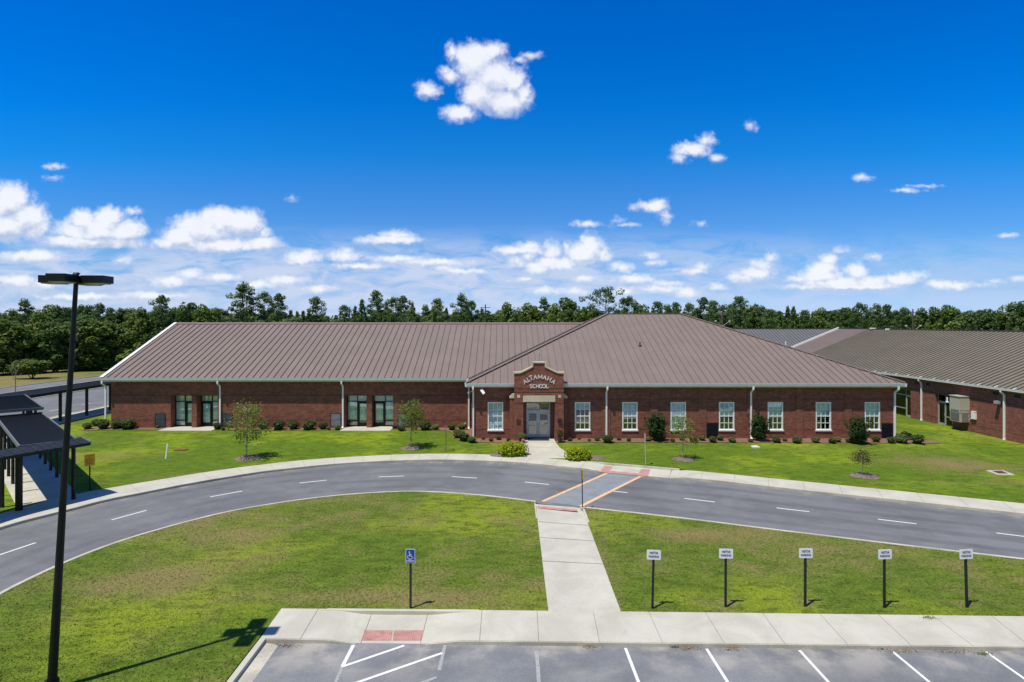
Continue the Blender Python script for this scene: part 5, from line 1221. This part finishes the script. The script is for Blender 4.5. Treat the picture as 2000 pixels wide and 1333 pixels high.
def proto(key, kind, seed, h=12.):
    rng = np.random.default_rng(seed); rnd = random.Random(seed)
    root = bpy.data.objects.new(key.split('_')[0] + '_tree', None)
    root = thing({'pine': 'pine_tree', 'broad': 'broadleaf_tree', 'young': 'young_pine_tree', 'bush': 'wild_bush', 'flat': 'pine_tree'}[kind], '', 'tree', (0, 0, 0))
    Vs = []
    b = MB(); bend = rnd.uniform(-.3, .3)
    if kind == 'broad':
        b.tube([(0, 0, -.2), (bend*.4, 0, h*.3), (bend, .1, h*.62)], [.24, .18, .09], 7)
        K = rnd.randint(15, 19)
        for i in range(K):
            t = i/K; a = i*2.4 + rnd.uniform(-.4, .4); zz = h*(.13 + .75*t + rnd.uniform(-.04, .04)); prof = math.sin(math.pi*min(1, .16+.80*t))**.7
            rr = h*.23*prof*rnd.uniform(.55, 1.1); c = (math.cos(a)*rr, math.sin(a)*rr, zz); lr = h*rnd.uniform(.07, .15)
            C, Dn = shell(rng, 170, c, (lr, lr, lr*.78), .15); Vs.append(leaves(C, Dn, rng.uniform(.13, .30, len(C)), rng))
            b.tube([(bend*.5, 0, max(h*.12, zz-h*.2)), c], [.06, .025], 5, caps=False)
        C, Dn = shell(rng, 420, (0, 0, h*.5), (h*.2, h*.2, h*.4), 0, .2); Vs.append(leaves(C, Dn, rng.uniform(.25, .45, len(C)), rng))
        mat = 'leaf_broad'
    elif kind in ('pine', 'flat'):
        b.tube([(0, 0, -.2), (bend*.5, 0, h*.5), (bend, .1, h*.97)], [.2, .14, .035], 7)
        K = 40 if kind == 'pine' else 28; z_lo = .28 if kind == 'pine' else .62
        for i in range(K):
            t = (i+.5)/K; a = i*2.4 + rnd.uniform(-.5, .5); zz = h*(z_lo + (1-z_lo)*t*.97)
            prof = (math.sin(math.pi*(.25+.72*t))**.8) if kind == 'pine' else math.sin(math.pi*(.3+.6*t))
            rr = h*(.20 if kind == 'pine' else .30)*prof*(rnd.uniform(.3, 1.0) if rnd.random() < .7 else rnd.uniform(1.0, 1.45))
            c = (bend*zz/h + math.cos(a)*rr, math.sin(a)*rr, zz + rr*.25); lr = h*rnd.uniform(.042, .078)
            C, Dn = shell(rng, 84, c, (lr*1.2, lr*1.2, lr*.62), .5, .3); Vs.append(leaves(C, Dn, rng.uniform(.13, .28, len(C)), rng, aspect=.65))
            if rr > .5:
                m_ = (c[0]*.55, c[1]*.55, zz + .02*h); C, Dn = shell(rng, 24, m_, (lr, lr, lr*.6), .4, .2); Vs.append(leaves(C, Dn, rng.uniform(.1, .2, len(C)), rng, aspect=.6))
            b.tube([(bend*zz/h, 0, zz-.03*h), c], [.05, .02], 5, caps=False)
        mat = 'leaf_pine'
    elif kind == 'young':
        b.tube([(0, 0, -.2), (bend*.3, 0, h*.98)], [.12, .02], 6)
        K = 44
        for i in range(K):
            t = (i+.5)/K; a = i*2.4; zz = h*(.08+.9*t); rr = h*.19*(1-t)**.75*rnd.uniform(.5, 1.2)+.05
            c = (bend*.3*t + math.cos(a)*rr, math.sin(a)*rr, zz + rr*.3); lr = h*rnd.uniform(.03, .06)*(1.25-t*.6)
            C, Dn = shell(rng, 60, c, (lr, lr, lr*1.2), .7, .2); Vs.append(leaves(C, Dn, rng.uniform(.11, .24, len(C)), rng, aspect=.55))
            b.tube([(0, 0, zz-.05*h), c], [.03, .012], 4, caps=False)
        mat = 'leaf_pine'
    else:
        for a in range(5): b.tube([(0, 0, -.1), (math.cos(a*1.3)*h*.3, math.sin(a*1.3)*h*.3, h*.6)], [.05, .02], 5)
        for i in range(9):
            a = i*2.4; rr = h*.42*rnd.uniform(.2, 1); c = (math.cos(a)*rr, math.sin(a)*rr, h*rnd.uniform(.3, .72)); lr = h*rnd.uniform(.22, .34)
            C, Dn = shell(rng, 200, c, (lr, lr, lr*.8), .2, .4); Vs.append(leaves(C, Dn, rng.uniform(.08, .2, len(C)), rng))
        mat = 'leaf_light'
    b.build('trunk', 'bark', root, smooth=True)
    leaf_obj('crown', np.concatenate(Vs), mat, root)
    kids_of(root); PROTO[key] = [root, False, h]
    return root
for s in range(4): proto('broad%d' % s, 'broad', 10+s)
for s in range(4): proto('pine%d' % s, 'pine', 30+s, 14.)
for s in range(3): proto('young%d' % s, 'young', 50+s, 9.)
proto('flat0', 'flat', 70, 16.); proto('bush0', 'bush', 80, 3.); proto('bush1', 'bush', 81, 3.)
variants = {}
def recrown(root, matname):          # same crown with the leaf colour of another species
    for ch in root.children:
        if ch.name.startswith('crown'):
            key = (ch.data.name.split('|')[0], matname)
            if key not in variants:
                m = ch.data.copy(); m.materials[0] = MAT[matname]; variants[key] = m
            ch.data = variants[key]
TREES = []
def plant(key, x, y, h, wid=1., z=.05, rot=None, mat=None, name=None, px=None):
    p = PROTO[key]
    if not p[1]: o = p[0]; p[1] = True; p.append(None)
    else: o = copy_tree(p[0])
    k = h/p[2]; o.location = (x, y, z); o.scale = (k*wid, k*wid, k); o.rotation_euler = (0, 0, rot if rot is not None else random.uniform(0, 6.28))
    if mat: recrown(o, mat)
    TREES.append((o, key, px if px is not None else CX + F*x/y, y, h))
    return o
random.seed(5)
# skyline trees: column, row of the top, width, kind
SKY_T = [(-14,597,40,'b'),(20,597,38,'b'),(48,590,26,'p'),(86,587,50,'b'),(112,602,22,'p'),(133,605,26,'p'),(158,600,26,'p'),(173,601,20,'p'),(197,598,24,'p'),(216,606,24,'p'),(237,607,28,'p'),(258,604,26,'b'),(277,593,44,'b'),
 (314,582,32,'p'),(338,596,34,'b'),(367,579,50,'b'),(396,590,34,'b'),(418,594,30,'b'),(474,558,58,'p'),(517,574,34,'p'),(543,578,38,'p'),(568,610,14,'y'),(580,613,12,'y'),(592,612,16,'y'),(617,584,34,'p'),(603,612,16,'y'),(641,622,18,'y'),
 (655,620,18,'y'),(674,600,26,'p'),(694,604,18,'y'),(707,590,18,'y'),(735,572,32,'p'),(755,600,22,'y'),(768,585,20,'p'),(788,582,30,'p'),(806,597,18,'y'),(831,600,26,'p'),(855,588,28,'p'),(872,606,20,'y'),(890,612,18,'y'),(901,579,24,'p'),
 (921,591,22,'p'),(941,607,18,'y'),(957,600,26,'b'),(975,603,22,'b'),(994,583,42,'b'),(1025,584,40,'b'),(1045,594,30,'b'),(1062,586,22,'p'),(1082,588,30,'b'),(1110,576,62,'b'),(1140,589,34,'b'),(1183,570,62,'f'),(1160,598,40,'b'),(1210,600,34,'b'),(1229,583,16,'p'),
 (1250,584,38,'b'),(1287,593,22,'p'),(1304,600,22,'p'),(1320,595,24,'p'),(1345,595,28,'p'),(1375,585,16,'p'),(1393,592,20,'p'),(1360,606,26,'p'),(1412,600,24,'p'),(1430,598,24,'p'),(1447,583,38,'p'),(1467,584,38,'b'),(1488,602,28,'p'),(1505,608,26,'p'),(1522,612,18,'y'),
 (1538,604,14,'y'),(1550,604,14,'y'),(1570,610,26,'p'),(1600,597,44,'b'),(1628,612,24,'p'),(1648,605,36,'p'),(1680,596,18,'p'),(1698,612,24,'p'),(1714,599,16,'p'),(1730,600,30,'p'),(1750,610,26,'p'),(1765,604,28,'p'),(1800,595,30,'b'),(1828,595,32,'b'),
 (1856,591,50,'b'),(1886,600,34,'b'),(1920,597,52,'b'),(1950,600,32,'b'),(1976,583,46,'b'),(1997,584,36,'b'),(2030,590,46,'b')]
for (px, ty, wpx, kd) in SKY_T:
    if px < 430: d = 120 + random.uniform(-1, 9)
    elif px < 1500: d = 142 + random.uniform(-8, 12)
    else: d = 132 + random.uniform(-6, 10)
    h = H + (HY - ty)*d/F + .3; wm = wpx*d/F
    if kd == 'b': key = 'broad%d' % random.randint(0, 3); w0 = 6.6
    elif kd == 'p': key = 'pine%d' % random.randint(0, 3); w0 = 6.4
    elif kd == 'y': key = 'young%d' % random.randint(0, 2); w0 = 3.9
    else: key = 'flat0'; w0 = 10.
    k = h/PROTO[key][2]; wid = max(.7, min(1.75, 1.1*wm/(w0*k)))
    mat = None
    if px < 430 and kd == 'b' and random.random() < .2: mat = 'leaf_dark'
    if 940 < px < 1215 and kd == 'b': mat = random.choice(['leaf_light', 'leaf_broad', 'leaf_broad'])
    if px > 1790: mat = random.choice(['leaf_dark', 'leaf_broad'])
    plant(key, X(px, d), d, h, wid, mat=mat, px=px)
# forest body
n_fill = 0
for px in np.arange(-60, 2080, 23):
    for row in range(2):
        p = px + random.uniform(-8, 8) + row*11
        if p < 430: d = random.uniform(128, 150); ty = random.uniform(604, 622)
        else: d = random.uniform(158, 182) if row else random.uniform(146, 156); ty = random.uniform(606, 622) if p > 690 or p < 560 else random.uniform(616, 626)
        h = H + (HY - ty)*d/F; key = random.choice(['broad0', 'broad1', 'broad2', 'broad3', 'pine0', 'pine2'])
        if random.random() < (.3 if p < 430 else .72): key = 'pine%d' % random.randint(0, 3)
        plant(key, X(p, d), d, h, random.uniform(1.1, 1.5), mat='leaf_dark' if (random.random() < .3 and key[0] == 'b') else None, px=p)
# forest edge at the far left field
fe = [(-97, 104), (-93, 107.5), (-87, 115.5), (-81, 118.5), (-74, 121), (-66, 124), (-57, 127), (-48, 130)]
for i, t in enumerate(np.linspace(0, 1, 22)):
    x = float(np.interp(t, np.linspace(0, 1, len(fe)), [p[0] for p in fe])); y = float(np.interp(t, np.linspace(0, 1, len(fe)), [p[1] for p in fe]))
    plant('broad%d' % (i % 4), x + random.uniform(-.6, .6), y + random.uniform(.5, 2.5), random.uniform(7.5, 12.5), random.uniform(.95, 1.4), mat=random.choice([None, 'leaf_dark', 'leaf_broad', 'leaf_pine']))
for i, t in enumerate(np.linspace(0, 1, 34)):
    x = float(np.interp(t, np.linspace(0, 1, len(fe)), [p[0] for p in fe])); y = float(np.interp(t, np.linspace(0, 1, len(fe)), [p[1] for p in fe]))
    plant('bush%d' % (i % 2), x + random.uniform(-1, 1), y - random.uniform(-.2, .8), random.uniform(1.5, 4.2), random.uniform(1, 1.5), mat=random.choice(['leaf_broad', 'leaf_broad', 'leaf_dark', 'leaf_pine']))
plant('bush0', X(62, 101), 101, 3.6, 1.35, px=62)
# names and labels for the forest
TREES.sort(key=lambda t: t[2])
zones = [(-999, 197, 'left of the long roof', 'woods left of the school'), (197, 430, 'behind the white roof edge', 'woods behind the left gable'), (430, 900, 'above the long left roof', 'trees behind the long roof'), (900, 1190, 'above the entrance gable', 'trees behind the entrance'),
         (1190, 1437, 'above the hip roof', 'trees behind the hip roof'), (1437, 1700, 'above the rear grey roof', 'trees behind the grey roof'), (1700, 9999, 'above the classroom building', 'trees behind the classroom building')]
cnt = {}
for o, key, px, y, h in TREES:
    kd = key.rstrip('0123456789'); zn = [z for z in zones if z[0] <= px < z[1]][0]
    noun = {'broad': 'leafy green tree', 'pine': 'ragged pine', 'young': 'slim young pine', 'flat': 'wide flat-topped pine', 'bush': 'low bright bush'}[kd]
    if y < 122: noun = {'broad': 'full-leaved tree at the field edge'}.get(kd, noun)
    elif kd in ('broad', 'pine'): noun = ('tall ' if (H-h)*F/y + HY < 597 else 'lower ') + noun
    k = (noun, zn[0]); cnt[k] = cnt.get(k, -1) + 1
    o['label'] = noun + ' ' + zn[2] + ', ' + ordn(cnt[k]) + ' from the left'; o['category'] = 'bush' if kd == 'bush' else 'tree'; o['group'] = zn[3]
# far low wood closing the horizon
def far_wood():
    rng = np.random.default_rng(3); C = []
    for x in np.arange(-330, 420, 2.2):
        y = 215 + 12*math.sin(x*.05) + rng.uniform(-5, 5)
        top = rng.uniform(10.2, 13.); n = 46
        c = rng.normal(size=(n, 3))*np.array([2.3, 2.3, 0]) + np.array([x, y, 0]); c[:, 2] = top*rng.uniform(.1, 1, n)**.6; C.append(c)
    C = np.concatenate(C); Nn = rng.normal(size=C.shape) + np.array([0, -.6, .5]); V = leaves(C, Nn, rng.uniform(.5, 1.1, len(C)), rng)
    tag(leaf_obj('distant_woods', V, 'leaf_dark', None), 'distant dark woods closing the horizon behind the tree line', 'woods', kind='stuff')
far_wood()
# ---- shrubs
def shrub_proto(name, mat, seed, n=520, size=.075, squash=.82, stem=True, cat='shrub', core=True, extra=None):
    rng = np.random.default_rng(seed); o = thing(name, '', cat, (0, 0, 0)); Vs = []
    for i in range(7):
        a = i*2.4; rr = .26*(i > 0); c = (math.cos(a)*rr, math.sin(a)*rr, .45*squash+rng.uniform(-.08, .12)); r = rng.uniform(.24, .34)
        C, Dn = shell(rng, n//7, c, (r, r, r*squash), .25, .75); C[:, 2] = np.maximum(C[:, 2], .02); Vs.append(leaves(C, Dn, rng.uniform(.6, 1.3, len(C))*size, rng))
    f = leaf_obj('foliage', np.concatenate(Vs), mat, o)
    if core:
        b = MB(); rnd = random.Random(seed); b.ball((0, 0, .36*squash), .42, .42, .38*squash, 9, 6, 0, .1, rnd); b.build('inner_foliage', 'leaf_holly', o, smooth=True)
    if extra:
        C, Dn = shell(rng, extra[1], (0, 0, .38*squash), (.56, .56, .52*squash), .3, .94); C[:, 2] = np.maximum(C[:, 2], .05); leaf_obj('flowers', leaves(C, Dn, rng.uniform(.8, 1.2, len(C))*extra[2], rng), extra[0], o)
    kids_of(o); return [o, False]
SH = {'d': [shrub_proto('shrub', 'leaf_shrub', 100+i) for i in range(3)], 'l': [shrub_proto('shrub', 'leaf_shrub_light', 110+i) for i in range(2)],
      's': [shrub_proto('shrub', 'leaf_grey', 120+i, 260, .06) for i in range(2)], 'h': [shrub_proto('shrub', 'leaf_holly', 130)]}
SHRUBS = [(171,838,17,'d'),(188,831,17,'d'),(202,839,24,'d'),(228,839,22,'d'),(250,839.5,27,'d'),(308,838,9,'s'),(425,840,17,'d'),(436,842,8,'d'),(515,840,21,'d'),(544,841,24,'d'),(573,840,21,'d'),(602.5,840.5,27,'d'),(631,840,17,'h'),(642,841,8,'d'),(659.5,841,13,'d'),
 (771,839,11,'d'),(784,843,15,'h'),(830,841,25,'d'),(851,841,15,'l'),(882.5,841.5,17,'d'),(902.5,840,17,'l'),(896,856,22,'d'),(906,861,21,'d'),(922,865,17,'d'),(944,859.5,9,'s'),(959,863,9.5,'d'),(974,860,11,'d'),(993,863,9.5,'s'),
 (1113,862.5,10,'d'),(1131,859.5,7,'l'),(1151,863,7,'d'),(1166.5,862,11,'d'),(1187,865,21,'h'),(1209,861,10,'s'),(1228,863,10,'s'),(1265,862.5,13,'l'),(1314,864,10,'s'),(1332,861,12,'l'),(1354,864,15,'l'),(1371,861.5,14,'l'),(1392,864.5,15,'l'),(1406.5,861.5,13,'l'),(1430,864.5,15,'l'),
 (1466,864,11,'s'),(1516.5,865,16,'d'),(1533,863,10,'s'),(1557,866,17,'d'),(1593,865,15,'d'),(1625.5,866,15,'d'),(1636,864,14,'l'),(1659,865,14,'l'),(1711,864,15,'l'),(1740.5,866,15,'d'),(1761,865.5,24,'d'),(1769.5,858,21,'h'),(1792,866,23,'d')]
random.seed(8); zc = {}
for px, py, wpx, kd in SHRUBS:
    left = px < 915; zz = .25 if left else .2; g_ = G(px, py, zz); g_.z = float(hz(g_.x, g_.y)) + .02
    pr = random.choice(SH[kd]); o = pr[0] if not pr[1] else copy_tree(pr[0]); pr[1] = True
    k = wpx*g_.y/F / 1.02; o.location = g_; o.scale = (k, k, k*random.uniform(.85, 1.1)); o.rotation_euler = (0, 0, random.uniform(0, 6.28))
    noun = {'d': 'rounded green shrub', 'l': 'light green shrub', 's': 'small grey-green shrub', 'h': 'dark glossy shrub'}[kd]
    zone = 'left corner bed' if px < 300 else 'bed between the alcove doors' if px < 670 else 'bed beside the inner corner' if px < 935 else 'bed left of the entrance' if px < 1050 else 'bed from entrance to third window' if px < 1280 else 'bed under the middle windows' if px < 1480 else 'bed under the last windows' if px < 1700 else 'bed at the right corner'
    kk = (noun, zone); zc[kk] = zc.get(kk, -1) + 1; o['label'] = '%s in the %s, %s from the left' % (noun, zone, ordn(zc[kk])); o['group'] = 'shrubs in the beds along the school wall'
for pr in [q for v in SH.values() for q in v]:
    if not pr[1]:
        for ch in list(pr[0].children): bpy.data.objects.remove(ch)
        bpy.data.objects.remove(pr[0])
# tall dark bushes
def big_bush(px, py, hpx, wpx, seed, label, lean=0.):
    rng = np.random.default_rng(seed); g_ = G(px, py, .2); g_.z = float(hz(g_.x, g_.y))+.02; s = g_.y/F; h = hpx*s; w_ = wpx*s
    o = thing('tall_bush', label, 'bush', g_, 'tall dark bushes before the windows'); Vs = []; b = MB()
    for i in range(16):
        t = (i+.5)/16; a = i*2.4; prof = math.sin(math.pi*(.18+.7*t))**.6; rr = w_*.30*prof*rng.uniform(.3, 1); c = np.array((g_.x+math.cos(a)*rr+lean*t, g_.y+math.sin(a)*rr, g_.z+h*(.12+.74*t)))
        r = w_*rng.uniform(.17, .25); C, Dn = shell(rng, 130, c, (r, r, r*1.15), .5, .45); Vs.append(leaves(C, Dn, rng.uniform(.04, .09, len(C)), rng)); b.tube([g_, Vector(c)], [.03, .012], 5)
    for i in range(14):        # loose sprays
        a = rng.uniform(0, 6.28); e = np.array((g_.x+math.cos(a)*w_*.5, g_.y+math.sin(a)*w_*.5, g_.z+h*rng.uniform(.55, 1.02))); C = e + rng.normal(0, .07, (26, 3)); Vs.append(leaves(C, rng.normal(size=C.shape), rng.uniform(.03, .06, len(C)), rng))
    C, Dn = shell(rng, 500, (g_.x, g_.y, g_.z+h*.45), (w_*.3, w_*.3, h*.4), 0, .2); Vs.append(leaves(C, Dn, rng.uniform(.06, .12, len(C)), rng))
    b.build('stem', 'bark', o); leaf_obj('foliage', np.concatenate(Vs), 'leaf_holly', o)
big_bush(1283, 862, 50, 46, 201, 'tall dark bush beside the third window right of the entrance', -.15)
big_bush(1482, 862, 50, 40, 202, 'tall dark bush in front of the middle downspout', .05)
big_bush(1677, 867, 48, 46, 203, 'tall dark bush left of the last window')
# yellow flowering mounds beside the entrance path
for px, py, wpx, hpx, lab, sd in ((1001, 893, 68, 27, 'yellow-flowering mound left of the entrance path', 301), (1127.5, 900.5, 54, 23, 'yellow-flowering mound right of the entrance path', 302)):
    rng = np.random.default_rng(sd); g_ = G(px, py, .14); w_ = wpx*g_.y/F; h = hpx*g_.y/F*.95; g_.y += w_*.25; g_.x = X(px, g_.y)
    o = thing('flowering_bush', lab, 'bush', g_, 'yellow flowering bushes by the entrance path'); Vs = []; Fs = []; b = MB()
    for i in range(22):
        a = i*2.4; rr = w_*.38*math.sqrt(i/22); c = (g_.x+math.cos(a)*rr, g_.y+math.sin(a)*rr*.8, g_.z+h*.42*(1-.5*(i/22))); C, Dn = shell(rng, 120, c, (.30, .30, h*.48), .4, .6); C[:, 2] = np.maximum(C[:, 2], g_.z+.03)
        Vs.append(leaves(C, Dn, rng.uniform(.035, .075, len(C)), rng)); sel = rng.random(len(C)) < .11; Fs.append(leaves(C[sel]+Dn[sel]*.04, Dn[sel], rng.uniform(.025, .042, sel.sum()), rng))
    b.ball((g_.x, g_.y, g_.z+h*.3), w_*.36, w_*.3, h*.4, 10, 6, 0, .06, random.Random(sd)); b.build('inner_foliage', 'leaf_lantana', o, smooth=True)
    leaf_obj('foliage', np.concatenate(Vs), 'leaf_lantana', o); leaf_obj('flowers', np.concatenate(Fs), 'flower_yellow', o)
ringbed(X(1160, 41.2), 41.35, .8, 5); ringbed(X(975, 41.9), 42.3, .7, 6)
# planters by the doors
def planter(px, py, label, mat, hpx, wpx, seed, flowers=False):
    rng = np.random.default_rng(seed); g_ = Vector((X(px, 46.3), 46.3, .24)); s = 46.3/F; h = hpx*s; w_ = wpx*s; o = thing('potted_plant', label, 'plant', g_)
    b = MB(); b.tube([g_, g_+Vector((0,0,.28))], [.16, .21], 12); b.build('pot', 'pot', o)
    C, Dn = shell(rng, 420, (g_.x, g_.y, g_.z+.28+(h-.28)*.5), (w_*.5, w_*.5, (h-.2)*.5), .3, .4); leaf_obj('foliage', leaves(C, Dn, rng.uniform(.03, .07, len(C)), rng, aspect=.6), mat, o)
    if flowers: C, Dn = shell(rng, 90, (g_.x+.12, g_.y-.25, g_.z+.2), (.16, .12, .12), .2, .6); leaf_obj('flowers', leaves(C, Dn, rng.uniform(.03, .05, len(C)), rng), 'flower_pink', o)
planter(1018.5, 858, 'potted shrub with pink flowers left of the entrance doors', 'leaf_shrub_light', 16, 19, 401, True)
planter(1093.5, 861, 'bronze ornamental grass in pot right of the entrance doors', 'leaf_bronze', 23, 13, 402)
# young trees on the lawn
def young(px, py, h, crown, seed, label, mat, lean=0., trunk_r=.04, n=70, lsz=.09, cz=.42, ring=.9, bark='bark_pale', side=None):
    rng = np.random.default_rng(seed); rnd = random.Random(seed); g_ = G(px, py, .16); g_.z = float(hz(g_.x, g_.y)); o = thing('young_tree', label, 'tree', g_, 'young trees on the front lawn')
    b = MB(); top = g_ + Vector((lean, 0, h)); b.tube([g_-Vector((0,0,.05)), g_+(top-g_)*.5+Vector((.04,0,0)), top], [trunk_r, trunk_r*.75, trunk_r*.3], 7); Vs = []
    K = int(16*crown/1.6)+6
    for i in range(K):
        t = (i+.5)/K; z0 = cz+(1-cz)*t*.85; st_ = g_+(top-g_)*z0; a = i*2.4+rnd.uniform(-.4, .4); rr = crown*.5*math.sin(math.pi*(.2+.65*t))*rnd.uniform(.45, 1.1)
        e = st_ + Vector((math.cos(a)*rr, math.sin(a)*rr, rnd.uniform(.1, .45)*h*.22)); b.tube([st_, (st_+e)/2+Vector((0,0,.04)), e], [trunk_r*.4, trunk_r*.28, trunk_r*.12], 5, caps=False)
        for f in (.55, .8, 1.):
            p = st_+(e-st_)*f; C = np.array(p)+rng.normal(0, crown*.075, (n//3, 3)); Vs.append(leaves(C, rng.normal(size=C.shape)+[0, 0, .5], rng.uniform(.5, 1., len(C))*lsz, rng, aspect=.6))
    if side:
        p = g_+Vector(side); b.tube([g_+(top-g_)*.3, p], [.012, .008], 4, caps=False); C = np.array(p)+rng.normal(0, .12, (26, 3)); Vs.append(leaves(C, rng.normal(size=C.shape), rng.uniform(.04, .08, len(C)), rng))
    b.build('trunk', bark, o); leaf_obj('crown', np.concatenate(Vs), mat, o)
    if ring: ringbed(g_.x+.1, g_.y-.05, ring, seed)
young(481, 894, 3.9, 3.0, 501, 'young tree with wide leafy crown before the left wing', 'leaf_young', .05, .05, 46, .10, .30, .95)
young(802, 875, 3.6, 2.4, 502, 'young leafy tree in mulch before the second pair of alcoves', 'leaf_young', .05, .045, 54, .10, .40, .85)
young(1333, 896.5, 3.0, 1.9, 503, 'thin sparse sapling in front of the fourth window', 'leaf_young', .0, .032, 30, .085, .5, .8, side=(.95, 0, 1.2))
young(1684.5, 928.5, 1.55, 1.5, 504, 'small bronze-leaved sapling on the right lawn', 'leaf_bronze', -.05, .02, 40, .06, .5, .85)
# bare tree by the far road
g_ = Vector((X(30, 79), 79, .1)); o = thing('bare_tree', 'thin leafless tree beside the rear road', 'tree', g_)
b = MB(); b.tube([g_, g_+Vector((0,0,2.6)), g_+Vector((.1,0,4.6))], [.06, .045, .012], 6); rnd = random.Random(9)
for i in range(14): z = 1.4+i*.2; a = i*2.4; e = g_+Vector((math.cos(a)*.75, math.sin(a)*.75, z+.9)); b.tube([g_+Vector((0,0,z)), e], [.018, .006], 4, caps=False); b.tube([(g_+Vector((0,0,z))+e)/2, e+Vector((.2,.1,.1))], [.01, .004], 4, caps=False)
b.build('trunk', 'bark_pale', o)
# utility poles in the tree line
for px, ty, d, lab in ((683, 600, 128, 'wooden utility pole behind the long left roof'), (948, 595, 128, 'wooden utility pole left of the entrance gable, above the roof'), (1411, 596, 126, 'utility pole with insulators right of the hip roof'), (1783, 604, 122, 'utility pole with crossarm behind the classroom building')):
    g_ = Vector((X(px, d), d, 0)); zt_ = Z(ty, d); o = thing('utility_pole', lab, 'pole', g_, 'utility poles in front of the trees')
    b = MB(); b.tube([g_, (g_.x, g_.y, zt_)], [.17, .12], 8); b.build('pole', 'wood_pole', o)
    b = MB(); b.box(g_.x-1.1, g_.x+1.1, d-.16, d-.06, zt_-.75, zt_-.63); b.build('crossarm', 'wood_pole', o)
    if px > 1300:
        b = MB()
        for s_ in (-1, 1): b.tube([(g_.x, d-.1, zt_-4.6), (g_.x+s_*1.4, d-.1, zt_-3.6)], .05, 6); b.ball((g_.x+s_*1.5, d-.1, zt_-3.55), .28, .28, .18)
        b.build('floodlight', 'alu', o)
# standing turf on the near lawn
def turf():
    rng = np.random.default_rng(77); n = 150000
    d = 13.5 + (34-13.5)*rng.random(n)**1.15; px = rng.uniform(-40, 2040, n); x = (px-CX)*d/F
    ok = inside(x, d, LPOLY[0]) | inside(x, d, LPOLY[1]); x, d = x[ok], d[ok]; n = len(x)
    a = rng.uniform(0, np.pi, n); w_ = rng.uniform(.012, .03, n); h = rng.uniform(.012, .04, n); lx, ly = rng.normal(0, .03, n), rng.normal(0, .03, n)
    dx, dy = np.cos(a)*w_, np.sin(a)*w_; z = np.full(n, .112)
    V = np.stack([np.stack([x-dx, d-dy, z], 1), np.stack([x+dx, d+dy, z], 1), np.stack([x+lx, d+ly, z+h], 1)], 1).reshape(-1, 3)
    me = bpy.data.meshes.new('grass'); me.vertices.add(len(V)); me.vertices.foreach_set('co', V.ravel()); me.loops.add(3*n); me.loops.foreach_set('vertex_index', np.arange(3*n)); me.polygons.add(n)
    me.polygons.foreach_set('loop_start', np.arange(n)*3); me.materials.append(MAT['grass_island']); me.update(); me.validate()
    o = bpy.data.objects.new('grass', me); COL.objects.link(o); tag(o, 'short green and straw turf on the island lawn', 'grass', kind='stuff')
turf()
# weeds in the pavement edges
def weed(px, py, w_, mat, label, seed, n=60, z=.01):
    rng = np.random.default_rng(seed); g_ = G(px, py, z); C = np.array(g_)+rng.normal(0, 1, (n, 3))*[w_, .05, .02]; C[:, 2] = z+np.abs(rng.normal(0, .035, n)); tag(leaf_obj('weed', leaves(C, rng.normal(size=C.shape)+[0, 0, .3], rng.uniform(.012, .035, n), rng, aspect=.4), mat, None), label, 'weed')
weed(1716, 1266.5, .13, 'leaf_shrub', 'green weed at the kerb before the fourth parking line', 601, 130)
weed(1318, 1263.5, .10, 'leaf_shrub', 'green weed at the kerb between first and second parking lines', 602, 110)
weed(1815, 1208, .12, 'leaf_light', 'weed growing from a joint at the back of the pavement', 603, 90, .13)
weed(1920, 1278, .10, 'leaf_shrub', 'green weed at the kerb beside the last parking line', 604, 80)
for i, (px, py, w_) in enumerate(((1152, 1264, .16), (1343, 1268, .16), (1428, 1269, .16), (1760, 1273, .3), (1860, 1275, .4), (560, 1262, .22))):
    weed(px, py, w_, 'litter', ['dry leaf litter', 'dry leaf litter', 'dry leaf litter', 'dry leaf litter', 'dry leaf litter', 'dry leaf litter'][i] + ' at the kerb, ' + ['below the central walk', 'before the second parking line', 'right of the second parking line', 'right of the green weed', 'before the last parking line', 'in the left corner of the lot'][i], 620+i, 130)
if scene.cycles: scene.cycles.transparent_max_bounces = 12; scene.cycles.max_bounces = 6; scene.cycles.diffuse_bounces = 4
